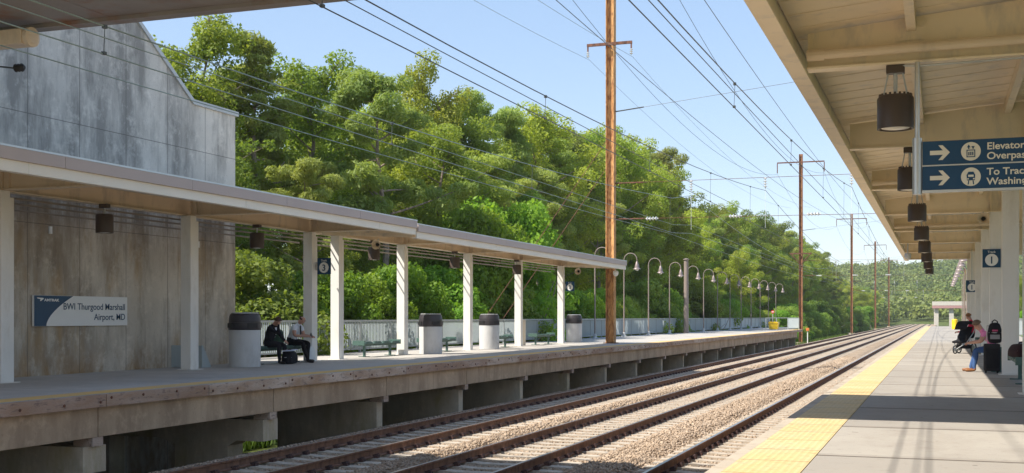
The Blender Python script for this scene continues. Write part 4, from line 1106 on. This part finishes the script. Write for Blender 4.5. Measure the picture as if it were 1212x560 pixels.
r = thing('papers', 'folded newspaper lying on the black bag', 'newspaper', (-16.34, 27.72, .355)); r.rotation_euler = (.05, -.06, .3)
b = MB(); b.box(-.17, .17, -.22, .22, .0, .012, .003); b.box(-.16, .17, -.21, .215, .0125, .022, .003); b.build('sheet', plain('newsprint', (.52, .56, .68), .8, bump=.05), r)
soft_bag('rucksack', 'green rucksack on the bench between the two seated men', 'rucksack', (-17.14, 28.42, .478), (.32, .30, .42), greenb)
soft_bag('bag', 'white carrier bag on the ground beside the bald man', 'bag', (-16.60, 29.25, 0), (.22, .38, .42), white_pl)

# man in pink on the right platform faces the tracks (-x)
m3, V3, i3 = person('man in a pink shirt and blue jeans bent over his phone on the bench', (1.24, BT[4]+1.35, 0), math.pi/2, .74, [(-.07, .60, .66), (.09, .60, .66)], [(-.24, .34, .70), (.24, .34, .70)], [SK, pink, jeans, brownsh], hairg, .20, scale=1.0, short=True, knees=[((-.15, .46, .49), (-.14, .50, .10)), ((.15, .46, .49), (.16, .56, .10))])
ph = phone((1.24-.66, BT[4]+1.35, .76), 'dark phone in the hands of the man in pink'); ph.rotation_euler = (0, math.radians(40), math.pi/2)
w, Vw, iw = person('woman with auburn hair in a red top and black skirt beside the stroller', (1.12, 45.0, .06), math.pi/2, .18, [(-.12, .52, .66), (.16, .52, .66)], [(-.25, .18, .68), (.25, .18, .68)], [SK, redtop, blackt, shoe], hairr, .3)
# suitcase with a backpack strapped on top
r = thing('suitcase', 'upright black rolling suitcase beside the man in pink', 'suitcase', (1.10, BT[4]+.62, 0))
b = MB(); b.box(-.17, .17, -.14, .14, .05, .66, .03); b.build('shell', cloth('ballistic_nylon', (.035, .034, .038)), r)
b = MB(); b.box(-.14, .14, -.165, -.141, .12, .56, .01); b.build('front_pocket', nylon, r)
for sx in (-.12, .12):
    b = MB(); b.lathe([(.045, -.02), (.05, 0), (.045, .02)], (sx, .1, .051), 12, 'x'); b.build('wheel', M['black'], r)
b = MB()
for sx in (-.10, .10): b.tube([(sx, .11, .66), (sx, .11, 1.06)], .01, 6)
b.tube([(-.10, .11, 1.06), (.10, .11, 1.06)], .015, 6); b.build('pull_handle', M['silver'], r)
r = thing('backpack', 'black backpack with a pale panel sitting on top of the suitcase', 'backpack', (1.16, BT[4]+.58, .665))
bk = soft_bag('x', 'x', 'x', (0,0,0), (.29, .24, .44), nylon)
for ch_ in list(bk.children): ch_.parent = r
bpy.data.objects.remove(bk)
b = MB(); b.box(-.10, .10, -.130, -.110, .10, .20, .008); b.build('panel', plain('grey_mesh_fabric', (.25, .25, .27)), r)
b = MB(); b.box(-.06, .06, -.125, -.105, .27, .31, .006); b.build('badge', cloth('pink_patch', (.5, .1, .2)), r)
soft_bag('bag', 'dark maroon bag lying on the empty bench near the right canopy column', 'bag', (1.50, BT[3]+3.4, .478), (.44, .8, .26), brownl, .2)

# stroller
r = thing('stroller', 'dark three wheeled baby stroller by the woman on the right platform', 'stroller', (.74, 43.4, 0), math.radians(150))
def wheel(x, y, rad):
    b = MB()
    for k in range(18):
        a0, a1 = 2*math.pi*k/18, 2*math.pi*(k+1)/18
        b.tube([(x, y+rad*math.cos(a0), rad+.015+rad*math.sin(a0)), (x, y+rad*math.cos(a1), rad+.015+rad*math.sin(a1))], .022, 6, False)
    o = b.build('wheel', M['black'], r, smooth=True)
    b = MB(); b.lathe([(rad*.55, -.012), (rad*.55, .012)], (x, y, rad+.015), 16, 'x'); b.build('hub', M['galv'], o)
wheel(0, .48, .13); wheel(-.27, -.25, .17); wheel(.27, -.25, .17)
b = MB()
for s_ in (-1, 1): b.tube([(s_*.03, .48, .15), (s_*.22, .12, .38), (s_*.25, -.25, .70), (s_*.25, -.52, 1.04)], .016, 7); b.tube([(s_*.27, -.25, .18), (s_*.25, -.10, .50)], .016, 7)
b.tube([(-.25, -.52, 1.04), (.25, -.52, 1.04)], .02, 7); b.tube([(-.27, -.25, .18), (.27, -.25, .18)], .014, 6); b.build('frame', M['galv'], r, smooth=True)
b = MB(); b.prism([(.30, .36), (.34, .42), (.0, .48), (-.28, .92), (-.33, .90), (-.06, .40)], -.20, .20, 'x'); b.build('seat', nylon, r)
b = MB(); vs_ = []
for i in range(9):
    a = math.radians(15+i*15)
    for s_ in (-.22, -.21, .21, .22): vs_.append((s_*(1 if abs(s_) > .211 else .98), -.18+.36*math.cos(a)*.9, .72+.40*math.sin(a)*(1 if abs(s_) < .215 else .9)))
fs = [(i*4+k, i*4+k+1, (i+1)*4+k+1, (i+1)*4+k) for i in range(8) for k in range(3)]
b.add(vs_, fs); o = b.build('canopy', nylon, r, smooth=True); md = o.modifiers.new('t', 'SOLIDIFY'); md.thickness = .012
b = MB(); b.box(-.19, .19, -.25, .05, .17, .30, .03); b.build('basket', nylon, r)

# ------------------------------------------------------------------ trees and undergrowth
def leaves(cent, rad, n, size, seed, flat=.75, aspect=.55, up=.5):
    """n leaf blades around each centre, returned as quads"""
    g = np.random.default_rng(seed); cent = np.asarray(cent); rad = np.asarray(rad); m = len(cent)
    cnt = np.maximum(8, (n*(rad/rad.mean())**2).astype(int)); idx = np.repeat(np.arange(m), cnt); N = len(idx)
    d = g.normal(size=(N, 3)); d /= np.linalg.norm(d, axis=1)[:, None]
    rr = rad[idx]*g.uniform(.25, 1, N)**.45
    off = d*rr[:, None]; off[:, 2] *= flat
    C_ = cent[idx]+off
    nrm = d*.7+g.normal(size=(N, 3))*.55; nrm[:, 2] += up; nrm /= np.linalg.norm(nrm, axis=1)[:, None]
    t = g.normal(size=(N, 3)); t -= nrm*(t*nrm).sum(1)[:, None]; t /= np.linalg.norm(t, axis=1)[:, None]
    t[:, 2] -= .25; w = np.cross(nrm, t)
    s = g.uniform(.7, 1.3, N)[:, None]*size
    A = C_-t*s; B = C_+w*s*aspect; C2 = C_+t*s; D = C_-w*s*aspect
    V = np.stack([A, B, C2, D], 1).reshape(-1, 3); F = np.arange(4*N).reshape(-1, 4)
    return V, F
def limb_path(p0, az, rise, L, g, n=5, curl=.3):
    p = Vector(p0); out = [p.copy()]; d = Vector((math.cos(az)*math.cos(rise), math.sin(az)*math.cos(rise), math.sin(rise)))
    for k in range(n):
        d = (d+Vector((g.uniform(-1, 1), g.uniform(-1, 1), g.uniform(-.5, 1)))*curl*.35).normalized(); p = p+d*L/n; out.append(p.copy())
    return out
def tree_proto(seed, kind, H=15.0):
    g = random.Random(seed); b = MB(); cents = []; rads = []
    tr = [(0, 0, -.4)]; x = y = 0
    nseg = 9
    for k in range(1, nseg+1):
        x += g.uniform(-.22, .22); y += g.uniform(-.22, .22); tr.append((x, y, H*.93*k/nseg))
    r0 = .24 if kind != 'pine' else .22
    b.tube(tr, [r0*(1.25 if k == 0 else 1-.85*k/nseg) for k in range(nseg+1)], 8)
    def at(h):
        f = max(0, min(nseg-.001, h/(H*.93)*nseg)); i = int(f); q = Vector(tr[i]).lerp(Vector(tr[i+1]), f-i); return q
    if kind == 'pine': nl, lo, hi, Rm = 17, .46, .97, 3.3
    elif kind == 'conifer': nl, lo, hi, Rm = 34, .15, .98, 3.1
    else: nl, lo, hi, Rm = 22, .16, .95, 3.9
    az = g.uniform(0, 6)
    for k in range(nl):
        f = lo+(hi-lo)*(k+g.uniform(-.4, .4))/nl; f = min(max(f, lo), hi); az += 2.4+g.uniform(-.5, .5)
        if kind == 'conifer': L = Rm*(1.05-f)**.8*g.uniform(.75, 1.1); rise = g.uniform(-.05, .25)
        elif kind == 'pine': L = Rm*g.uniform(.45, 1.1)*(1.15-.7*max(0, f-.6)/.4); rise = g.uniform(0, .55)
        else: u = (f-lo)/(hi-lo); L = Rm*(.55+.75*math.sin(math.pi*min(1, .18+u*.78)))*.72*g.uniform(.7, 1.2); rise = g.uniform(.1, .7)+.35*u
        pth = limb_path(at(f*H), az, rise, L, g)
        b.tube(pth, [.085*(1-f*.5)*(1-.16*i) for i in range(len(pth))], 5)
        for fr in ((.42, .7, 1.0) if kind != 'pine' else (.62, 1.0)):
            i = fr*(len(pth)-1); i0 = min(int(i), len(pth)-2); c_ = Vector(pth[i0]).lerp(Vector(pth[i0+1]), i-i0)
            for rep in range(2 if kind != 'conifer' else 1):
                jit = Vector((g.uniform(-1, 1), g.uniform(-1, 1), g.uniform(-.5, .8)))*(.75 if kind == 'broad' else .4)
                cc = c_+jit; cents.append(cc[:]); rads.append({'broad': g.uniform(.42, 1.0), 'pine': g.uniform(.45, .85), 'conifer': g.uniform(.35, .65)*(1.1-.5*f)}[kind])
                if g.random() < .5: b.tube([c_, c_.lerp(cc, .9)], [.03, .012], 4)
    top = Vector(tr[-1])
    for k in range(5): cents.append((top.x+g.uniform(-.5, .5), top.y+g.uniform(-.5, .5), top.z+g.uniform(-.3, .7))); rads.append(g.uniform(.4, .8))
    if kind == 'broad': V, F = leaves(cents, rads, 230, .078, seed, .8, .6, .45)
    elif kind == 'pine': V, F = leaves(cents, rads, 330, .14, seed, .6, .22, .7)
    else: V, F = leaves(cents, rads, 190, .13, seed, .5, .22, .3)
    return b, V, F
def shrub_proto(seed, H=4.0, Rm=2.4):
    g = random.Random(seed); b = MB(); cents = []; rads = []
    for k in range(7):
        az = g.uniform(0, 6.28); p = limb_path((g.uniform(-.5, .5), g.uniform(-.5, .5), -.2), az, g.uniform(.7, 1.3), H*g.uniform(.6, .95), g, 5, .6)
        b.tube(p, [.06*(1-.17*i) for i in range(len(p))], 5)
    for k in range(46):
        a = g.uniform(0, 6.28); h = g.random()**.8; rr = Rm*math.sqrt(max(.05, 1-(h*.95)**2))*g.uniform(.5, 1)
        cents.append((math.cos(a)*rr, math.sin(a)*rr, .25+h*H*.95)); rads.append(g.uniform(.35, .75))
    V, F = leaves(cents, rads, 480, .060, seed, .8, .65, .4)
    return b, V, F
PROTO = {}
def make(kind, seed, name, leafm):
    b, V, F = tree_proto(seed, kind) if kind != 'shrub' else shrub_proto(seed)
    r = thing(name, 'x', 'tree' if kind != 'shrub' else 'shrub')
    t = b.build('trunk' if kind != 'shrub' else 'stem', M['bark'], r, smooth=True, fixn=False)
    np_mesh('crown' if kind != 'shrub' else 'foliage', V, F, leafm, r)
    return r
KINDS_ = {'broadA': ('broad', 11, 'broadleaf_tree', M['leaf']), 'broadB': ('broad', 12, 'broadleaf_tree', M['leafdark']), 'broadC': ('broad', 13, 'broadleaf_tree', M['leaf']), 'broadD': ('broad', 17, 'broadleaf_tree', M['leafdark']),
          'pineA': ('pine', 21, 'pine_tree', M['pineleaf']), 'pineB': ('pine', 27, 'pine_tree', M['pineleaf']), 'conA': ('conifer', 31, 'fir_tree', M['pineleaf']),
          'shrubA': ('shrub', 41, 'leafy_shrub', M['vine']), 'shrubB': ('shrub', 42, 'leafy_shrub', M['leafdark']), 'shrubC': ('shrub', 43, 'leafy_shrub', M['leafdark'])}
def plant(k, x, y, h, label, group, wide=1.0, z=None):
    base = 15.4 if KINDS_[k][0] != 'shrub' else 4.2
    s = h/base; loc = (x, y, gz(x, y) if z is None else z); sc_ = (s*wide, s*wide*R.uniform(.92, 1.08), s)
    rz = R.uniform(0, 6.28)
    if k not in PROTO:
        PROTO[k] = r = make(*KINDS_[k]); r.location = loc; r.rotation_euler = (0, 0, rz); r.scale = sc_; r['label'] = label; r['group'] = group
        return r
    o = dup(PROTO[k], loc, rz, label, sc_); o['group'] = group; return o
TOP = [(28, 12.0), (40, 13.0), (44, 14.2), (48, 15.2), (51, 14.6), (56, 15.0), (60, 16.3), (67, 16.9), (72, 16.6), (82, 16.8), (92, 17.4), (102, 17.1), (110, 19), (117, 20), (128, 20.5), (137, 19), (143, 15), (156, 14.6), (178, 17.5), (213, 19), (265, 18.8), (340, 18.5)]
def top(y):
    for (a, p), (b_, q_) in zip(TOP[:-1], TOP[1:]):
        if a <= y <= b_: return p+(q_-p)*(y-a)/(b_-a)
    return TOP[-1][1] if y > 300 else TOP[0][1]
LB = {'broadA': 'sunny mid green broadleaf tree', 'broadC': 'broad spreading light green tree', 'broadB': 'dense darker green broadleaf tree', 'broadD': 'dark green spreading tree', 'pineA': 'pine with a bare trunk and tufted crown', 'pineB': 'slim pine with open crown', 'conA': 'pointed fir with drooping needle branches'}
mixk = ['broadA', 'pineA', 'broadC', 'broadB', 'broadA', 'pineB', 'broadD', 'broadC']
WG = 'trees of the wood behind the left platform'
y = 30.0; i = 0
while y < 330:                                   # back row, carries the skyline
    h = (top(y)+.6)*(.80 if 56 < y < 67 else 1) - (R.uniform(0, 2.6) if i % 2 else R.uniform(0, .8))
    k = mixk[(i*3+R.randrange(3)) % 8]
    plant(k, -30.5+R.uniform(-1.6, 1.6), y, h, LB[k]+' in the tall back row of the wood', WG, R.uniform(.95, 1.25)); y += R.uniform(3.3, 4.6)*(1 if y < 120 else 1.5); i += 1
y = 34.0
while y < 330:                                   # middle row
    h = top(y)*R.uniform(.62, .82)*(.62 if 44 < y < 57 or 112 < y < 160 else 1); k = R.choice(['broadA', 'broadB', 'broadC', 'broadD', 'broadA', 'pineB'])
    plant(k, -26.2+R.uniform(-1.0, 1.0), y, h, LB[k]+' in the middle row of the wood', WG, R.uniform(1.0, 1.3)); y += R.uniform(3.6, 5.2)*(1 if y < 120 else 1.5)
y = 34.0
while y < 260:                                   # deep row that closes the gaps
    h = top(y)*R.uniform(.70, .92); k = R.choice(['broadB', 'broadD', 'broadA'])
    plant(k, -37+R.uniform(-2, 2), y, h, LB[k]+' deep inside the wood', WG, R.uniform(1.1, 1.4)); y += R.uniform(5, 7)
plant('pineA', -25.2, 51.5, 15.2, 'tall pine with a forked bare trunk standing out against the sky above the canopy joint', WG, 1.15)
plant('conA', -29.5, 47.5, 15.6, 'pointed fir with ragged needle branches next to the footbridge edge', WG, 1.05)
plant('broadC', -26.0, 99.0, 17.8, 'largest round crowned tree, rising right of the platform pole', WG, 1.05)
plant('broadA', -26.5, 108.0, 17.6, 'tall round crowned tree right of the platform pole, the farther of two', WG, 1.05)
LS = {'shrubA': 'bright green vine covered shrub', 'shrubB': 'mid green leafy shrub', 'shrubC': 'dark green leafy shrub'}
y = 34.5
while y < 150:
    k = R.choice(['shrubA', 'shrubB', 'shrubC', 'shrubA', 'shrubB', 'shrubC']); h = R.uniform(3.6, 6.2)
    plant(k, -22.4+R.uniform(-.7, .7), y, h, LS[k]+' growing just behind the left platform fence', 'shrubs behind the left platform fence', R.uniform(.9, 1.15)); y += R.uniform(1.9, 2.8)
for x, y, h in ((-25.0, 29.5, 4.2), (-24.6, 31.8, 4.6), (-24.3, 34.0, 4.8), (-25.5, 30.6, 5.0), (-25.3, 33.0, 5.4)):
    k = R.choice(['shrubA', 'shrubB', 'shrubC']); plant(k, x, y, h, LS[k]+' growing just behind the left platform fence', 'shrubs behind the left platform fence', 1.1)
y = 150.0
while y < 335:
    k = R.choice(['shrubA', 'shrubB', 'shrubC']); h = R.uniform(3.0, 6.5)
    plant(k, -20.5+R.uniform(-1.5, 1.5), y, h, LS[k]+' beside the tracks past the left platform end', 'shrubs beside the tracks', R.uniform(.9, 1.2)); y += R.uniform(3.2, 5)
plant('shrubA', -22.6, 61.0, 9.4, 'tall bright vine thicket above the canopy end', 'shrubs behind the left platform fence', .8)
plant('shrubA', -23.0, 57.0, 8.6, 'bright vine thicket above the left canopy', 'shrubs behind the left platform fence', .8)
# farther along the line, both sides
y = 335.0
while y < 470:
    for _ in range(2):
        k = R.choice(['broadA', 'broadC', 'broadA', 'broadD', 'broadB']); x = -18-R.uniform(2, 45)
        plant(k, x, y+R.uniform(-4, 4), R.uniform(8, 13.5), LB[k]+' far along the left of the tracks', 'far trees left of the tracks', R.uniform(1.0, 1.4))
    y += 7
for y, x, k, h in ((352, -21, 'broadA', 12.0), (374, -20.5, 'broadC', 11.0), (333, -27, 'broadB', 12)): plant(k, x, y, h, 'bright round tree close to the rails far along the left side', 'far trees left of the tracks', 1.15)
y = 30.0
while y < 470:
    k = R.choice(['broadA', 'broadB', 'broadC', 'broadD']); x = R.uniform(12, 17) if y < 200 else R.uniform(9, 30)
    plant(k, x, y, R.uniform(8, 12), LB[k]+' behind the right platform', 'trees behind the right platform', 1.1); y += R.uniform(6, 9) if y < 200 else R.uniform(8, 13)
y = 12.0
while y < 120:
    k = R.choice(['shrubA', 'shrubB']); plant(k, 8.2+R.uniform(-.6, .6), y, R.uniform(2.6, 4.0), LS[k]+' behind the right platform', 'shrubs behind the right platform', .9); y += R.uniform(3.2, 4.5)
# grass tufts under and behind the left platform and by the rails
g = np.random.default_rng(5)
def tufts(x0, x1, y0, y1, n, h):
    X = g.uniform(x0, x1, n); Y = g.uniform(y0, y1, n); Z = np.array([gz(a, b_) for a, b_ in zip(X, Y)])
    a = g.uniform(0, 6.28, n); w = .03*h/.4; hh = h*g.uniform(.5, 1.2, n); lx, ly = np.cos(a)*.25*hh, np.sin(a)*.25*hh
    P0 = np.stack([X-np.sin(a)*w, Y+np.cos(a)*w, Z-.02], 1); P1 = np.stack([X+np.sin(a)*w, Y-np.cos(a)*w, Z-.02], 1)
    P2 = np.stack([X+lx, Y+ly, Z+hh], 1)
    return np.stack([P0, P1, P2], 1).reshape(-1, 3), np.arange(3*n).reshape(-1, 3)
P_ = [tufts(-21.5, -18.7, 26, 46, 9000, .55), tufts(-20, -14, 123, 200, 14000, .6)]
off = 0; VV = []; FF = []
for V, F in P_: VV.append(V); FF.append(F+off); off += len(V)
stuff(np_mesh('grass', np.concatenate(VV), np.concatenate(FF), M['grass']))

# far wooded hillside: reads as one mass
g = np.random.default_rng(9)
n = 5200
X = g.uniform(-190, 150, n); Y = 432+g.random(n)**1.1*520
keep = (np.abs(X+5) > 13+0*X) | (Y > 474); X, Y = X[keep], Y[keep]; n = len(X)
Z = np.array([gz(a, b_) for a, b_ in zip(X, Y)]); rr = g.uniform(1.8, 5.2, n); hh = rr*g.uniform(1.5, 2.3, n)
m = 70
d = g.normal(size=(n, m, 3)); d /= np.linalg.norm(d, axis=2)[..., None]; d[..., 2] = np.abs(d[..., 2])*1.0-.15
lump = 1+.22*np.sin(d[..., 0]*4+X[:, None])*np.cos(d[..., 1]*5+Y[:, None])
C_ = np.stack([X, Y, Z+hh*.45], 1)[:, None]+d*np.stack([rr, rr, hh*.6], 1)[:, None]*(g.uniform(.75, 1.05, (n, m))*lump)[..., None]
C_ = C_.reshape(-1, 3); nr = (d+g.normal(size=d.shape)*.35).reshape(-1, 3); nr /= np.linalg.norm(nr, axis=1)[:, None]
t = g.normal(size=nr.shape); t -= nr*(t*nr).sum(1)[:, None]; t /= np.linalg.norm(t, axis=1)[:, None]; w_ = np.cross(nr, t)
s_ = (g.uniform(.45, .95, len(C_)))[:, None]
V = np.stack([C_-t*s_, C_+w_*s_*.8, C_+t*s_, C_-w_*s_*.8], 1).reshape(-1, 3)
stuff(np_mesh('hillside_forest', V, np.arange(len(V)).reshape(-1, 4), M['hill']))

# ------------------------------------------------------------------ far road bridge
BY0 = 405.0
root = thing('road_bridge', 'low pale concrete deck with a pink band beside the tracks in the distance', 'bridge', (5, BY0, -1.7)); og = (5, BY0, -1.7)
b = MB(); b.box(-2.25, 45, BY0, BY0+9, 4.9, 5.35); b.build('deck', M['girder'], root, og)
b = MB(); b.box(-2.25, 45, BY0-.35, BY0-.002, 4.0, 4.85); b.box(-2.25, 45, BY0+9.002, BY0+9.3, 4.0, 4.85); b.build('girder', M['pink'], root, og)
b = MB(); b.box(-2.25, 45, BY0-.3, BY0-.0, 4.9, 6.2); b.box(-2.25, 45, BY0+9.0, BY0+9.3, 4.9, 6.2); b.build('parapet', M['overwall'], root, og)
for xx in (-1.0, 3.6, 12, 20):
    b = MB(); b.box(xx-.7, xx+.7, BY0+.6, BY0+8.4, -1.9, 4.89); b.build('pier', M['overwall'], root, og)

# ------------------------------------------------------------------ thin summer haze over the whole place
nt_ = bpy.data.materials.new('haze_air'); nt_.use_nodes = True
t_ = nt_.node_tree; t_.nodes.remove(t_.nodes["Principled BSDF"])
pv = t_.nodes.new("ShaderNodeVolumePrincipled"); pv.inputs["Color"].default_value = (0.88, 0.92, 0.96, 1); pv.inputs["Density"].default_value = 0.0002; pv.inputs["Anisotropy"].default_value = 0.2
t_.links.new(pv.outputs[0], t_.nodes["Material Output"].inputs["Volume"])
b = MB(); b.box(-420, 420, -140, 1340, -4.5, 62); hz_o = b.build('haze', nt_); stuff(hz_o)
